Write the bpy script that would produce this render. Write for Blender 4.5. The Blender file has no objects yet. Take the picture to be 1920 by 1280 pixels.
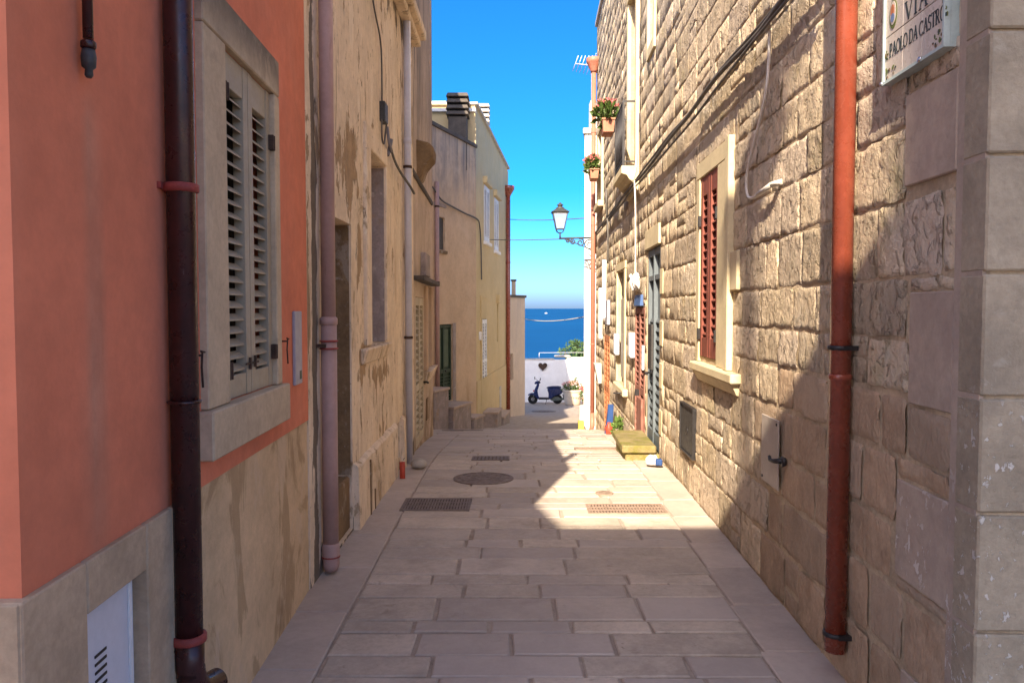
import bpy, bmesh, math, random
from mathutils import Vector, noise
R = math.radians
scene = bpy.context.scene
col = scene.collection

# ------------------------------------------------------------------ camera, sky, sun, exposure
cam = bpy.data.cameras.new('camera'); camo = bpy.data.objects.new('camera', cam); col.objects.link(camo)
cam.sensor_width = 36; cam.lens = 36*1450/1920; cam.clip_start = .05; cam.clip_end = 120000
camo.location = (0, 0, 1.6); camo.rotation_euler = (R(90) - math.atan(62/1450), 0, 0)
scene.camera = camo

LIGHT = Vector((.365, 1.35, -1.0)).normalized()          # travel direction of sunlight
EL = math.asin(-LIGHT.z); AZ = math.atan2(-LIGHT.x, -LIGHT.y)
world = bpy.data.worlds.new('World'); scene.world = world; world.use_nodes = True
wn = world.node_tree.nodes; wl = world.node_tree.links; wn.clear()
sky = wn.new('ShaderNodeTexSky'); sky.sky_type = 'NISHITA'; sky.sun_disc = False
sky.sun_elevation = EL; sky.sun_rotation = AZ; sky.altitude = 0
sky.air_density = .38; sky.dust_density = 1.8; sky.ozone_density = 5.0
hs = wn.new('ShaderNodeHueSaturation'); hs.inputs['Saturation'].default_value = 1.36; hs.inputs['Hue'].default_value = .498
bg = wn.new('ShaderNodeBackground'); bg.inputs['Strength'].default_value = .15
wo = wn.new('ShaderNodeOutputWorld')
wl.new(sky.outputs[0], hs.inputs['Color']); wl.new(hs.outputs[0], bg.inputs['Color']); wl.new(bg.outputs[0], wo.inputs['Surface'])

sun = bpy.data.lights.new('sun', 'SUN'); sun.energy = 3.7; sun.angle = R(.5); sun.color = (1, .94, .85)
suno = bpy.data.objects.new('sun', sun); col.objects.link(suno); suno.location = (-6, -20, 18)
suno.rotation_euler = LIGHT.to_track_quat('-Z', 'Y').to_euler()

vs = scene.view_settings; vs.view_transform = 'Standard'; vs.look = 'None'; vs.gamma = 1; vs.use_curve_mapping = False
vs.exposure = 1.86; vs.use_white_balance = True; vs.white_balance_temperature = 7900; vs.white_balance_tint = 12
scene.cycles.diffuse_bounces = 7; scene.cycles.max_bounces = 14

# ------------------------------------------------------------------ materials
def nz(*p): return noise.noise(Vector(p))
class NT:
    def __init__(s, name):
        s.m = bpy.data.materials.new(name); s.m.use_nodes = True
        s.n = s.m.node_tree.nodes; s.l = s.m.node_tree.links; s.n.clear()
        s.out = s.n.new('ShaderNodeOutputMaterial'); s.b = s.n.new('ShaderNodeBsdfPrincipled')
        s.l.new(s.b.outputs[0], s.out.inputs['Surface']); s.geo = s.n.new('ShaderNodeNewGeometry')
        s.seed = 0
    def noise(s, scale, detail=5, rough=.6, dist=0):
        mp = s.n.new('ShaderNodeMapping'); s.l.new(s.geo.outputs['Position'], mp.inputs['Vector'])
        if not isinstance(scale, tuple): scale = (scale,)*3
        mp.inputs['Scale'].default_value = scale; s.seed += 1; mp.inputs['Location'].default_value = (s.seed*7.3, s.seed*3.1, s.seed*5.7)
        t = s.n.new('ShaderNodeTexNoise'); t.inputs['Scale'].default_value = 1; t.inputs['Detail'].default_value = detail
        t.inputs['Roughness'].default_value = rough; t.inputs['Distortion'].default_value = dist
        s.l.new(mp.outputs[0], t.inputs['Vector']); return t.outputs['Fac']
    def ramp(s, x, lo, hi, a=0., b=1.):
        r = s.n.new('ShaderNodeMapRange'); r.interpolation_type = 'SMOOTHSTEP'
        for k, v in zip((1, 2, 3, 4), (lo, hi, a, b)): r.inputs[k].default_value = v
        s.l.new(x, r.inputs[0]); return r.outputs[0]
    def math(s, op, a, b):
        m = s.n.new('ShaderNodeMath'); m.operation = op
        for i, x in enumerate((a, b)):
            if isinstance(x, (int, float)): m.inputs[i].default_value = x
            else: s.l.new(x, m.inputs[i])
        return m.outputs[0]
    def mix(s, fac, a, b, mode='MIX'):
        m = s.n.new('ShaderNodeMix'); m.data_type = 'RGBA'; m.blend_type = mode
        for i, x in ((0, fac), (6, a), (7, b)):
            if isinstance(x, (int, float)): m.inputs[i].default_value = x
            elif isinstance(x, tuple): m.inputs[i].default_value = x + (1,) if len(x) == 3 else x
            else: s.l.new(x, m.inputs[i])
        return m.outputs[2]
    def z(s):
        x = s.n.new('ShaderNodeSeparateXYZ'); s.l.new(s.geo.outputs['Position'], x.inputs[0]); return x.outputs[2]

MATS = {}
def mat(name, c, var=.12, scale=3., rough=.85, bump=.3, bscale=40., bdist=.01, rnd=0., layers=(), metal=0., spec=.3, bump2=None, tint=None, attr=None, gloss=None):
    t = NT(name)
    lo = tuple(max(0, x*(1 - var)) for x in c); hi = tuple(min(1, x*(1 + var)) for x in c)
    f = t.ramp(t.noise(scale, 6, .65), .3, .7)
    cc = t.mix(f, lo, hi)
    fine = t.ramp(t.noise(scale*9, 4, .7), .25, .75, 1 - var*.9, 1 + var*.5)
    cc = t.mix(1., cc, fine, 'MULTIPLY')
    heights = []
    for L in layers:
        lc, sc, a, b, amt = L[:5]; o = L[5] if len(L) > 5 else {}
        mk = t.ramp(t.noise(sc, o.get('detail', 6), o.get('rough', .65), o.get('dist', .4)), a, b, 0, amt)
        if 'z' in o:
            z0, z1 = o['z']; mk = t.math('MULTIPLY', mk, t.ramp(t.z(), min(z0, z1), max(z0, z1), 0. if z0 < z1 else 1., 1. if z0 < z1 else 0.))
        cc = t.mix(mk, cc, lc)
        if 'h' in o: heights.append((mk, o['h']))
    for attr in (attr or ()):
        at = t.n.new('ShaderNodeAttribute'); at.attribute_name = attr[0]
        pc = t.mix(t.ramp(t.noise(7., 6, .7), .3, .7), tuple(x*.6 for x in attr[1]), attr[1])
        fac = at.outputs['Fac']
        if len(attr) > 2:      # the attribute biases a fine noise, so patches get ragged edges
            fac = t.ramp(t.math('ADD', t.noise(attr[2], 14, .68, .3), t.math('MULTIPLY', fac, attr[3])), attr[4], attr[4] + .035, 0, attr[5]); heights.append((fac, attr[6]))
        cc = t.mix(fac, cc, pc)
    if rnd or tint:
        oi = t.n.new('ShaderNodeObjectInfo')
        at2 = t.n.new('ShaderNodeAttribute'); at2.attribute_name = 'rnd'
        r0 = t.math('FRACT', t.math('ADD', oi.outputs['Random'], at2.outputs['Fac']), 0)
        if tint:
            r1 = t.math('FRACT', t.math('MULTIPLY', r0, 7.31), 0)
            cc = t.mix(t.ramp(r1, .3, 1., 0, tint[1]), cc, tint[0])
        cc = t.mix(1., cc, t.ramp(r0, 0, 1, 1 - rnd, 1 + rnd*.7), 'MULTIPLY')
    t.l.new(cc, t.b.inputs['Base Color'])
    t.b.inputs['Metallic'].default_value = metal; t.b.inputs['Specular IOR Level'].default_value = spec
    rr = t.ramp(t.noise(scale*4, 4), .3, .7, max(.05, rough - .1), min(1, rough + .1)); t.l.new(rr, t.b.inputs['Roughness'])
    if bump:
        h = t.noise(bscale, 8, .65)
        if bump2: h = t.math('ADD', h, t.math('MULTIPLY', t.ramp(t.noise(bump2[0], 5, .6, .6), bump2[2], bump2[3]), bump2[1]))
        for mk, k in heights: h = t.math('ADD', h, t.math('MULTIPLY', mk, k))
        b = t.n.new('ShaderNodeBump'); b.inputs['Strength'].default_value = bump; b.inputs['Distance'].default_value = bdist
        t.l.new(h, b.inputs['Height']); t.l.new(b.outputs[0], t.b.inputs['Normal'])
    MATS[name] = t.m
    return t.m

V = (6., 6., .55)      # stretched for runs that go down a wall
mat('terracotta', (.67, .205, .115), .1, 1.3, .9, .25, 60, .004, attr=[('stain', (.50, .29, .20))], layers=[((.68, .27, .17), (2.2, 2.2, .5), .5, .8, .4), ((.54, .15, .085), 1.1, .52, .75, .45), ((.50, .145, .07), (9, 9, .5), .58, .78, .35)])
mat('stained_plaster', (.63, .45, .27), .12, 2., .9, .4, 45, .006, layers=[((.30, .185, .085), (2.4, 2.4, 1.2), .50, .56, .55, {'dist': .9, 'detail': 8}), ((.62, .47, .32), (3.5, 3.5, 1.6), .55, .62, .6, {'detail': 8}), ((.26, .17, .09), (3., 3., 1.), .60, .66, .6, {'detail': 4, 'dist': 1.2}), ((.19, .14, .09), 9., .6, .75, .6, {'z': (.25, 0)})])
mat('plinth_stone', (.47, .345, .23), .14, 4., .85, .45, 50, .008, rnd=.08, layers=[((.31, .22, .13), 3., .55, .7, .5), ((.50, .42, .31), 6., .6, .75, .5)])
mat('window_stone', (.52, .405, .275), .12, 4., .85, .35, 60, .005, layers=[((.11, .09, .07), (7, 7, 4), .28, .56, .85, {'z': (2.52, 2.76)}), ((.30, .24, .18), 5., .56, .72, .5)])
mat('weathered_plaster', (.73, .585, .43), .12, 2., .92, .7, 22, .012, attr=[('peel', (.42, .275, .15), (5, 5, 2.6), .34, .65, .9, -1.2), ('soot', (.10, .075, .055), (9, 9, 2.2), .36, .66, .85, 0.)],
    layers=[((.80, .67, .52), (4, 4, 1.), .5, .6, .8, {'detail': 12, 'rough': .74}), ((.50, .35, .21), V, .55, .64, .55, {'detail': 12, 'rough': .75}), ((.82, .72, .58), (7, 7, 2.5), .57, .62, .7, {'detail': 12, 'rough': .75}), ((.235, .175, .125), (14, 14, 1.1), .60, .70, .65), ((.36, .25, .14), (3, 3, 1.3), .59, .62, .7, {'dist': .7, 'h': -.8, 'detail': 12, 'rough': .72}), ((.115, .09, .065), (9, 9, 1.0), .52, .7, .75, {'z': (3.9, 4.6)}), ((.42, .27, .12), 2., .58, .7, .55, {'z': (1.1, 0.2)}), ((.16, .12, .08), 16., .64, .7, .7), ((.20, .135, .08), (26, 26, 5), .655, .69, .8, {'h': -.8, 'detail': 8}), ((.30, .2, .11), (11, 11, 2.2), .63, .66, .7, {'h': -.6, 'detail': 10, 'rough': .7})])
mat('grey_plaster', (.54, .415, .31), .14, 2.2, .92, .6, 26, .01, attr=[('peel', (.36, .25, .15), (5, 5, 2.6), .3, .66, .8, -1.)],
    layers=[((.15, .13, .115), (7, 7, .45), .42, .62, .9, {'z': (2.9, 4.2)}), ((.50, .40, .29), (3, 3, .8), .52, .68, .65), ((.28, .2, .13), V, .58, .74, .6), ((.13, .1, .08), (6, 6, 2), .5, .7, .8, {'z': (.2, -.5)})])
mat('pink_plaster', (.56, .40, .27), .1, 1.4, .92, .45, 30, .008,
    layers=[((.17, .15, .14), (4.5, 4.5, .3), .44, .66, .92, {'z': (4.2, 5.4)}), ((.27, .235, .21), (1.6, 1.6, .6), .4, .6, .55, {'z': (3.4, 5.)}), ((.60, .45, .32), 1.2, .5, .65, .6), ((.36, .22, .11), (2.4, 2.4, .9), .58, .64, .75, {'z': (.2, -1.4)})])
mat('yellow_plaster', (.60, .46, .25), .07, .8, .9, .25, 30, .006, layers=[((.48, .40, .26), (1.2, 1.2, .4), .45, .7, .55, {'z': (2.5, 6.)}), ((.62, .43, .22), .9, .5, .7, .5, {'z': (1.2, -.6)})])
mat('pale_plaster', (.60, .48, .37), .07, 1., .9, .25, 30, .006, layers=[((.44, .36, .3), (2, 2, .5), .5, .7, .5)])
mat('whitewash', (.84, .83, .81), .05, 1.4, .85, .35, 24, .01, layers=[((.62, .60, .56), (3, 3, .8), .58, .74, .5), ((.45, .42, .37), 9., .68, .76, .6)])
mat('mortar', (.50, .385, .255), .2, 5., .95, .7, 60, .012, layers=[((.27, .2, .13), 4., .5, .7, .5)])
mat('sandstone', (.62, .49, .335), .14, 5., .93, 1., 42, .016, rnd=.24, tint=((.52, .42, .32), .85), bump2=((20, 20, 16), 1.1, .52, .68),
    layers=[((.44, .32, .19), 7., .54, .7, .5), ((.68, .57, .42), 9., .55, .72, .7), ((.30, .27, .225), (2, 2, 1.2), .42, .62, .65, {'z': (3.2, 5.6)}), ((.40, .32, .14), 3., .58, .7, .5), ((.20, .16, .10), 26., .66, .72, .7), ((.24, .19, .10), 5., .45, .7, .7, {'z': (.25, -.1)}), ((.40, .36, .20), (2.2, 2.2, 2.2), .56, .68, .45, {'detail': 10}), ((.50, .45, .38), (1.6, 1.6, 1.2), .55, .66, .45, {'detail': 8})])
mat('shaded_base_sandstone', (.47, .33, .215), .14, 5., .92, .8, 36, .012, rnd=.14, tint=((.42, .33, .24), .6), bump2=((30, 30, 10), .35, .4, .7),  # smoother low stones; the shade's darker pinkish brown is put into their colour
    layers=[((.35, .225, .135), 6., .52, .7, .6), ((.55, .42, .30), 8., .6, .74, .5), ((.22, .16, .1), 30., .66, .72, .6), ((.21, .17, .10), 5., .45, .7, .6, {'z': (.2, 0)})])
mat('quoin_render', (.42, .325, .25), .13, 3., .9, .7, 30, .008, layers=[((.66, .60, .53), (24, 24, 16), .60, .63, .8, {'z': (1.35, .7), 'h': .7, 'detail': 4}), ((.50, .40, .30), (6, 6, 4), .5, .66, .5), ((.35, .27, .22), 2.5, .5, .7, .5)])
mat('quoin_stone', (.35, .285, .20), .16, 4., .9, .8, 34, .01, layers=[((.68, .64, .57), (34, 34, 26), .60, .63, .7, {'z': (1.45, 1.2), 'h': .8, 'detail': 4}), ((.30, .25, .18), 26., .66, .7, .7), ((.28, .23, .17), 3., .55, .7, .5), ((.40, .35, .27), 7., .62, .7, .6)])
mat('trim_stone', (.60, .50, .32), .09, 4., .85, .3, 60, .004, layers=[((.42, .34, .20), 4., .54, .7, .5), ((.24, .2, .15), (8, 8, 2), .64, .74, .5)])
mat('paving', (.48, .405, .33), .14, 4., .72, .35, 70, .004, rnd=.12, tint=((.40, .345, .31), .7), layers=[((.50, .43, .37), 4., .55, .7, .55), ((.29, .235, .19), 2.2, .56, .72, .5), ((.17, .14, .115), 22., .68, .73, .7), ((.25, .2, .15), 8., .60, .7, .5), ((.52, .46, .4), (1.2, 1.2, 1.2), .55, .7, .4), ((.24, .19, .15), 1.3, .6, .72, .45)])
mat('border_paving', (.46, .385, .325), .08, 2.5, .78, .25, 60, .003, rnd=.08, layers=[((.36, .28, .235), 2., .52, .72, .5), ((.18, .15, .125), 24., .71, .745, .7)])
mat('joint_mortar', (.37, .305, .25), .15, 6., .95, .5, 70, .006, layers=[((.2, .155, .115), 5., .5, .7, .6), ((.38, .32, .26), 9., .6, .7, .5)])
mat('ground', (.40, .335, .28), .12, 2., .9, .3, 30, .006, layers=[((.3, .24, .19), 1.2, .5, .7, .5)])
mat('step_stone', (.46, .35, .275), .12, 4., .85, .3, 60, .004, layers=[((.3, .21, .14), 5., .55, .7, .5)])
mat('mossy_stone', (.24, .19, .085), .2, 6., .95, .8, 40, .012, layers=[((.16, .15, .03), 5., .45, .62, .8), ((.36, .29, .15), 9., .58, .7, .6)])
mat('brown_pipe', (.045, .011, .011), .3, 6., .33, .1, 40, .002, spec=.5, layers=[((.35, .3, .29), (22, 22, 6), .69, .72, .85), ((.10, .035, .03), (12, 12, 2), .6, .7, .5)])
mat('pink_pipe', (.42, .27, .24), .08, 4., .55, .15, 60, .002, layers=[((.30, .17, .14), (16, 16, 3), .62, .7, .5), ((.5, .38, .34), (8, 8, 1), .6, .7, .4)])
mat('copper_pipe', (.28, .06, .033), .12, 5., .28, .12, 30, .002, spec=.8, layers=[((.30, .055, .03), (20, 20, 2), .58, .7, .4)])
mat('faded_copper', (.40, .15, .10), .1, 5., .5, .08, 50, .002)
mat('grey_pipe', (.52, .52, .58), .07, 4., .5, .1, 50, .002, layers=[((.3, .28, .27), (14, 14, 1), .6, .72, .4)])
mat('clamp_red', (.30, .055, .045), .2, 20., .6, .2, 80, .002)
mat('iron', (.018, .016, .017), .3, 20., .5, .2, 80, .002, spec=.5)
mat('rusty_iron', (.07, .04, .028), .35, 20., .8, .4, 90, .003)
mat('drain_iron', (.19, .15, .13), .25, 20., .7, .3, 90, .003, layers=[((.26, .22, .19), 10., .55, .7, .6)])
mat('pale_drain', (.30, .215, .165), .2, 20., .8, .3, 90, .003)
mat('steel_plate', (.42, .36, .31), .08, 6., .5, .15, 60, .002, metal=.15, layers=[((.28, .19, .14), 9., .62, .7, .6)])
mat('grey_panel', (.19, .18, .20), .05, 4., .5, .06, 60, .002)
mat('meter_grey', (.33, .32, .37), .05, 4., .5, .06, 60, .002)
mat('dark_panel', (.05, .047, .045), .12, 6., .55, .15, 60, .002)
mat('white_metal', (.62, .62, .66), .05, 4., .45, .08, 60, .002, layers=[((.45, .43, .42), (9, 9, 2), .6, .72, .35)])
mat('white_paint', (.78, .78, .76), .05, 5., .5, .08, 60, .002)
mat('beige_shutter', (.34, .29, .215), .08, 8., .55, .12, (90, 90, 8), .002, layers=[((.2, .17, .13), (20, 20, 2), .6, .72, .35)])
mat('cream_shutter', (.50, .42, .29), .12, 8., .7, .2, 60, .003, layers=[((.3, .24, .16), (20, 20, 3), .58, .7, .6)])
mat('red_shutter', (.22, .065, .045), .15, 8., .6, .15, (90, 90, 8), .002, layers=[((.32, .13, .09), (18, 18, 3), .58, .7, .4)])
mat('brown_shutter', (.27, .115, .085), .18, 8., .75, .2, (90, 90, 8), .003, layers=[((.42, .27, .21), (18, 18, 3), .55, .7, .5)])
mat('orange_shutter', (.42, .16, .075), .12, 8., .65, .15, (90, 90, 8), .002)
mat('green_paint', (.03, .055, .032), .2, 8., .6, .15, 60, .002)
mat('green_panel', (.075, .11, .07), .12, 8., .6, .15, 60, .002)
mat('door_grey', (.12, .145, .16), .1, 6., .55, .12, 60, .002, layers=[((.22, .24, .25), (14, 14, 2), .6, .72, .4)])
mat('weathered_board', (.36, .33, .29), .1, 6., .8, .25, (90, 90, 6), .003)
mat('dark_inside', (.012, .011, .01), .2, 6., .95, 0)
mat('old_grey_infill', (.33, .27, .25), .16, 5., .95, .7, 26, .012, layers=[((.24, .2, .18), (5, 5, 2), .5, .64, .7), ((.50, .44, .39), 6., .58, .66, .7), ((.35, .22, .12), 3., .58, .68, .6)])
mat('old_brown_infill', (.215, .14, .075), .2, 4., .95, .7, 26, .012, layers=[((.34, .28, .22), (5, 5, 3), .54, .62, .7), ((.13, .085, .05), 3., .5, .7, .6), ((.42, .36, .31), 12., .62, .68, .6)])
mat('cable_grey', (.12, .11, .10), .2, 8., .7, 0)
mat('cable_white', (.62, .58, .52), .1, 8., .6, 0)
mat('tile_white', (.60, .53, .45), .04, 6., .3, .05, 60, .001, spec=.5, rnd=.04)
mat('ink', (.035, .05, .055), .2, 9., .5, 0)
mat('ink_red', (.42, .14, .06), .2, 9., .5, 0)
mat('ink_green', (.12, .15, .04), .2, 9., .5, 0)
mat('ink_blue', (.12, .18, .32), .2, 9., .5, 0)
mat('sign_frame', (.45, .55, .52), .1, 9., .4, .1, 60, .001)
mat('lamp_metal', (.045, .048, .05), .2, 9., .55, .1, 60, .002)
mat('terracotta_pot', (.50, .22, .14), .12, 9., .85, .2, 50, .003)
mat('stone_pot', (.62, .52, .40), .08, 9., .85, .3, 50, .004)
mat('pot_band', (.30, .25, .19), .1, 9., .85, .2, 50, .004)
mat('leaf', (.075, .13, .028), .3, 9., .6, 0, rnd=.2)
mat('bush_leaf', (.085, .16, .06), .3, 6., .6, 0, rnd=.2)
mat('blossom', (.62, .16, .16), .3, 30., .7, 0)
mat('blossom_pale', (.66, .34, .30), .25, 30., .7, 0)
mat('bark', (.12, .085, .055), .3, 9., .9, .5, 50, .01)
mat('blue_paint', (.008, .02, .085), .15, 9., .25, 0, spec=.5)
mat('black_rubber', (.014, .014, .015), .2, 9., .8, .1, 60, .002)
mat('scooter_seat', (.02, .03, .075), .15, 9., .5, .1, 60, .002)
mat('chrome', (.5, .5, .5), .1, 9., .25, 0, metal=.9)
mat('tail_red', (.5, .03, .02), .1, 9., .3, 0, spec=.5)
mat('engine_grey', (.10, .115, .10), .25, 9., .5, .1, 60, .002)
mat('blue_board', (.02, .06, .18), .1, 9., .5, 0)
mat('blue_shade', (.06, .12, .27), .1, 9., .6, 0)
mat('red_plastic', (.45, .06, .035), .1, 9., .45, 0)
mat('yellow_plastic', (.55, .38, .08), .1, 9., .5, 0)
mat('white_cloth', (.75, .74, .72), .06, 9., .9, .2, 50, .004)
mat('rag_grey', (.42, .38, .33), .1, 9., .9, .3, 50, .004)
mat('roof_cap', (.50, .46, .40), .15, 4., .9, .4, 40, .008)
mat('dark_cap_and_shade', (.10, .085, .072), .2, 5., .95, .5, 40, .008)  # dark caps, and the pink house chimney with its shade put into the colour
mat('hill_scrub', (.10, .11, .055), .3, .5, .95, .5, 3, .2)
g = bpy.data.materials.new('lamp_glass'); g.use_nodes = True
gb = g.node_tree.nodes['Principled BSDF']; gb.inputs['Base Color'].default_value = (.85, .86, .84, 1)
gb.inputs['Roughness'].default_value = .35; gb.inputs['Transmission Weight'].default_value = .75; gb.inputs['IOR'].default_value = 1.1; MATS['lamp_glass'] = g

def sea_material():
    t = NT('sea_water'); f = t.ramp(t.noise((.004, .0012, 1), 5, .6), .3, .7)
    t.l.new(t.mix(f, (.001, .048, .14), (.001, .06, .165)), t.b.inputs['Base Color'])
    t.b.inputs['Roughness'].default_value = .55; t.b.inputs['Specular IOR Level'].default_value = .06
    b = t.n.new('ShaderNodeBump'); b.inputs['Strength'].default_value = .4; b.inputs['Distance'].default_value = .5
    t.l.new(t.noise((.25, .08, 1), 6), b.inputs['Height']); t.l.new(b.outputs[0], t.b.inputs['Normal'])
    MATS['sea_water'] = t.m
sea_material()

# ------------------------------------------------------------------ builders
class Fr:
    """wall frame: s runs along the wall away from the camera, n points to the street, z up"""
    def __init__(f, A, B, side):
        f.A = Vector(A); f.D = (Vector(B) - Vector(A)).normalized(); f.L = (Vector(B) - Vector(A)).length
        f.N = Vector((f.D.y, -f.D.x))*side
    def P(f, s, n, z):
        q = f.A + f.D*s + f.N*n; return Vector((q.x, q.y, z))

class MB:
    def __init__(b): b.v = []; b.f = []; b.sm = []
    def add(b, vs, fs, smooth=False):
        o = len(b.v); b.v += [Vector(x) for x in vs]; b.f += [tuple(i + o for i in q) for q in fs]; b.sm += [smooth]*len(fs); return b
    def hexa(b, p):       # 8 points: bottom ring 0-3, top ring 4-7
        return b.add(p, [(3, 2, 1, 0), (4, 5, 6, 7), (0, 1, 5, 4), (1, 2, 6, 5), (2, 3, 7, 6), (3, 0, 4, 7)])
    def fb(b, fr, s0, s1, n0, n1, z0, z1):
        return b.hexa([fr.P(s, n, z) for z in (z0, z1) for s, n in ((s0, n0), (s1, n0), (s1, n1), (s0, n1))])
    def wb(b, x0, x1, y0, y1, z0, z1):
        return b.hexa([(x, y, z) for z in (z0, z1) for x, y in ((x0, y0), (x1, y0), (x1, y1), (x0, y1))])
    def prism(b, pts, off):     # polygon pts extruded by vector off
        n = len(pts); pts = [Vector(p) for p in pts]; off = Vector(off)
        return b.add(pts + [p + off for p in pts], [tuple(range(n))[::-1], tuple(range(n, 2*n))] + [(i, (i + 1) % n, n + (i + 1) % n, n + i) for i in range(n)])
    def tube(b, pts, r, seg=10, cap=True):
        pts = [Vector(p) for p in pts]; n = len(pts); rs = r if isinstance(r, (list, tuple)) else [r]*n
        T = [(pts[min(i + 1, n - 1)] - pts[max(i - 1, 0)]).normalized() for i in range(n)]
        u = T[0].orthogonal().normalized(); vs = []; fs = []
        for i in range(n):
            u = (u - T[i]*u.dot(T[i])).normalized(); w = T[i].cross(u)
            vs += [pts[i] + (u*math.cos(a) + w*math.sin(a))*rs[i] for a in [2*math.pi*k/seg for k in range(seg)]]
        for i in range(n - 1):
            fs += [(i*seg + k, i*seg + (k + 1) % seg, (i + 1)*seg + (k + 1) % seg, (i + 1)*seg + k) for k in range(seg)]
        b.add(vs, fs, True)
        if cap:
            b.f += [tuple(len(b.v) - len(vs) + k for k in range(seg))[::-1], tuple(len(b.v) - seg + k for k in range(seg))]; b.sm += [False]*2
        return b
    def lathe(b, c, prof, seg=24, axis='z', smooth=True):
        c = Vector(c); vs = []; n = len(prof)
        for r, h in prof:
            for k in range(seg):
                a = 2*math.pi*k/seg; d = (r*math.cos(a), r*math.sin(a), h)
                if axis == 'x': d = (h, d[0], d[1])
                if axis == 'y': d = (d[0], h, d[1])
                vs.append(c + Vector(d))
        fs = [(i*seg + k, i*seg + (k + 1) % seg, (i + 1)*seg + (k + 1) % seg, (i + 1)*seg + k) for i in range(n - 1) for k in range(seg)]
        b.add(vs, fs, smooth); o = len(b.v) - len(vs)
        if prof[0][0] > 1e-6: b.f.append(tuple(o + k for k in range(seg))[::-1]); b.sm.append(False)
        if prof[-1][0] > 1e-6: b.f.append(tuple(o + (n - 1)*seg + k for k in range(seg))); b.sm.append(False)
        return b
    def build(b, name, m, parent=None, loc=None, bevel=0, recalc=True, attr=None):
        base = world_loc(parent) if parent else (Vector(loc) if loc is not None else lowest(b.v))
        me = bpy.data.meshes.new(name); me.from_pydata([tuple(x - base) for x in b.v], [], b.f)
        if any(b.sm): me.polygons.foreach_set('use_smooth', b.sm)
        for nm_, vals in (attr if isinstance(attr, list) else [attr] if attr else []):
            a = me.attributes.new(nm_, 'FLOAT', 'POINT'); a.data.foreach_set('value', vals)
        if recalc or bevel:
            bm = bmesh.new(); bm.from_mesh(me)
            bmesh.ops.recalc_face_normals(bm, faces=bm.faces)
            if bevel: bmesh.ops.bevel(bm, geom=list(bm.edges), offset=bevel, segments=1, affect='EDGES', clamp_overlap=True)
            bm.to_mesh(me); bm.free()
        me.materials.append(MATS[m])
        o = bpy.data.objects.new(name, me); col.objects.link(o)
        if parent: o.parent = parent
        else: o.location = base
        return o
def lowest(v):
    n = len(v); return Vector((sum(p.x for p in v)/n, sum(p.y for p in v)/n, min(p.z for p in v)))
def world_loc(o):
    p = Vector(o.location)
    while o.parent: o = o.parent; p += Vector(o.location)
    return p
def tag(o, label=None, cat=None, group=None, kind=None):
    for k, x in (('label', label), ('category', cat), ('group', group), ('kind', kind)):
        if x: o[k] = x
    return o
def thing(name, loc, label, cat, group=None):
    o = bpy.data.objects.new(name, None); col.objects.link(o); o.location = loc; o.empty_display_size = .1
    return tag(o, label, cat, group)
def copy_at(o, d):
    c = o.copy(); col.objects.link(c); c.location = Vector(o.location) + Vector(d); return c

def smooth(a, b, x): t = max(0, min(1, (x - a)/(b - a))); return t*t*(3 - 2*t)
GP = [(-60, 0), (8.0, 0), (12, -.36), (17, -1.07), (21, -1.69), (29, -2.42), (37, -3.0), (60, -3.6)]
def g0(y):
    for (a, p), (b, q) in zip(GP, GP[1:]):
        if a <= y <= b: return p + (q - p)*(y - a)/(b - a)
    return GP[-1][1]
def G(y): return sum(g0(y + d) for d in (-1.2, -.8, -.4, 0, .4, .8, 1.2))/7

def facade(fr, s0, s1, z0, z1, holes=(), thick=5., res=None, disp=None, peel=None, n=0., soot=None):
    """street face with recessed openings (s0,s1,z0,z1,depth) plus sides, back and top of the block behind it"""
    b = MB()
    def cuts(a, c, extra):
        xs = sorted({a, c, *[e for e in extra if a < e < c]}); out = []
        for p, q in zip(xs, xs[1:]):
            k = max(1, int(round((q - p)/res))) if res else 1
            out += [p + (q - p)*i/k for i in range(k)]
        return out + [c]
    S = cuts(s0, s1, [x for h in holes for x in h[:2]]); Z = cuts(z0, z1, [x for h in holes for x in h[2:4]])
    idx = {}; pv = []; so = []
    def vert(i, j):
        if (i, j) not in idx:
            edge = i in (0, len(S) - 1)
            d = disp(S[i], Z[j]) if disp else 0.
            idx[i, j] = len(b.v); b.v.append(fr.P(S[i], n + (0 if edge else d), Z[j])); pv.append(peel(S[i], Z[j]) if peel else 0.); so.append(soot(S[i], Z[j]) if soot else 0.)
        return idx[i, j]
    for i in range(len(S) - 1):
        for j in range(len(Z) - 1):
            cs, cz = (S[i] + S[i + 1])/2, (Z[j] + Z[j + 1])/2
            if any(h[0] < cs < h[1] and h[2] < cz < h[3] for h in holes): continue
            b.f.append((vert(i, j), vert(i + 1, j), vert(i + 1, j + 1), vert(i, j + 1))); b.sm.append(bool(disp))
    for a, c, lo, hi, d in [h[:5] for h in holes]:
        f4 = [fr.P(s, n + .0, z) for s, z in ((a, lo), (c, lo), (c, hi), (a, hi))]; k4 = [fr.P(s, n - d, z) for s, z in ((a, lo), (c, lo), (c, hi), (a, hi))]
        b.add(f4 + k4, [(0, 1, 5, 4), (1, 2, 6, 5), (2, 3, 7, 6), (3, 0, 4, 7), (4, 5, 6, 7)]); pv += [0.]*8; so += [0.]*8
    t = n - thick
    p = [fr.P(s, m, z) for z in (z0, z1) for s, m in ((s0, n), (s1, n), (s1, t), (s0, t))]
    b.add(p, [(1, 2, 6, 5), (2, 3, 7, 6), (3, 0, 4, 7), (4, 5, 6, 7)]); pv += [0.]*8; so += [0.]*8
    b.peel = pv; b.soot = so
    return b

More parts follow.
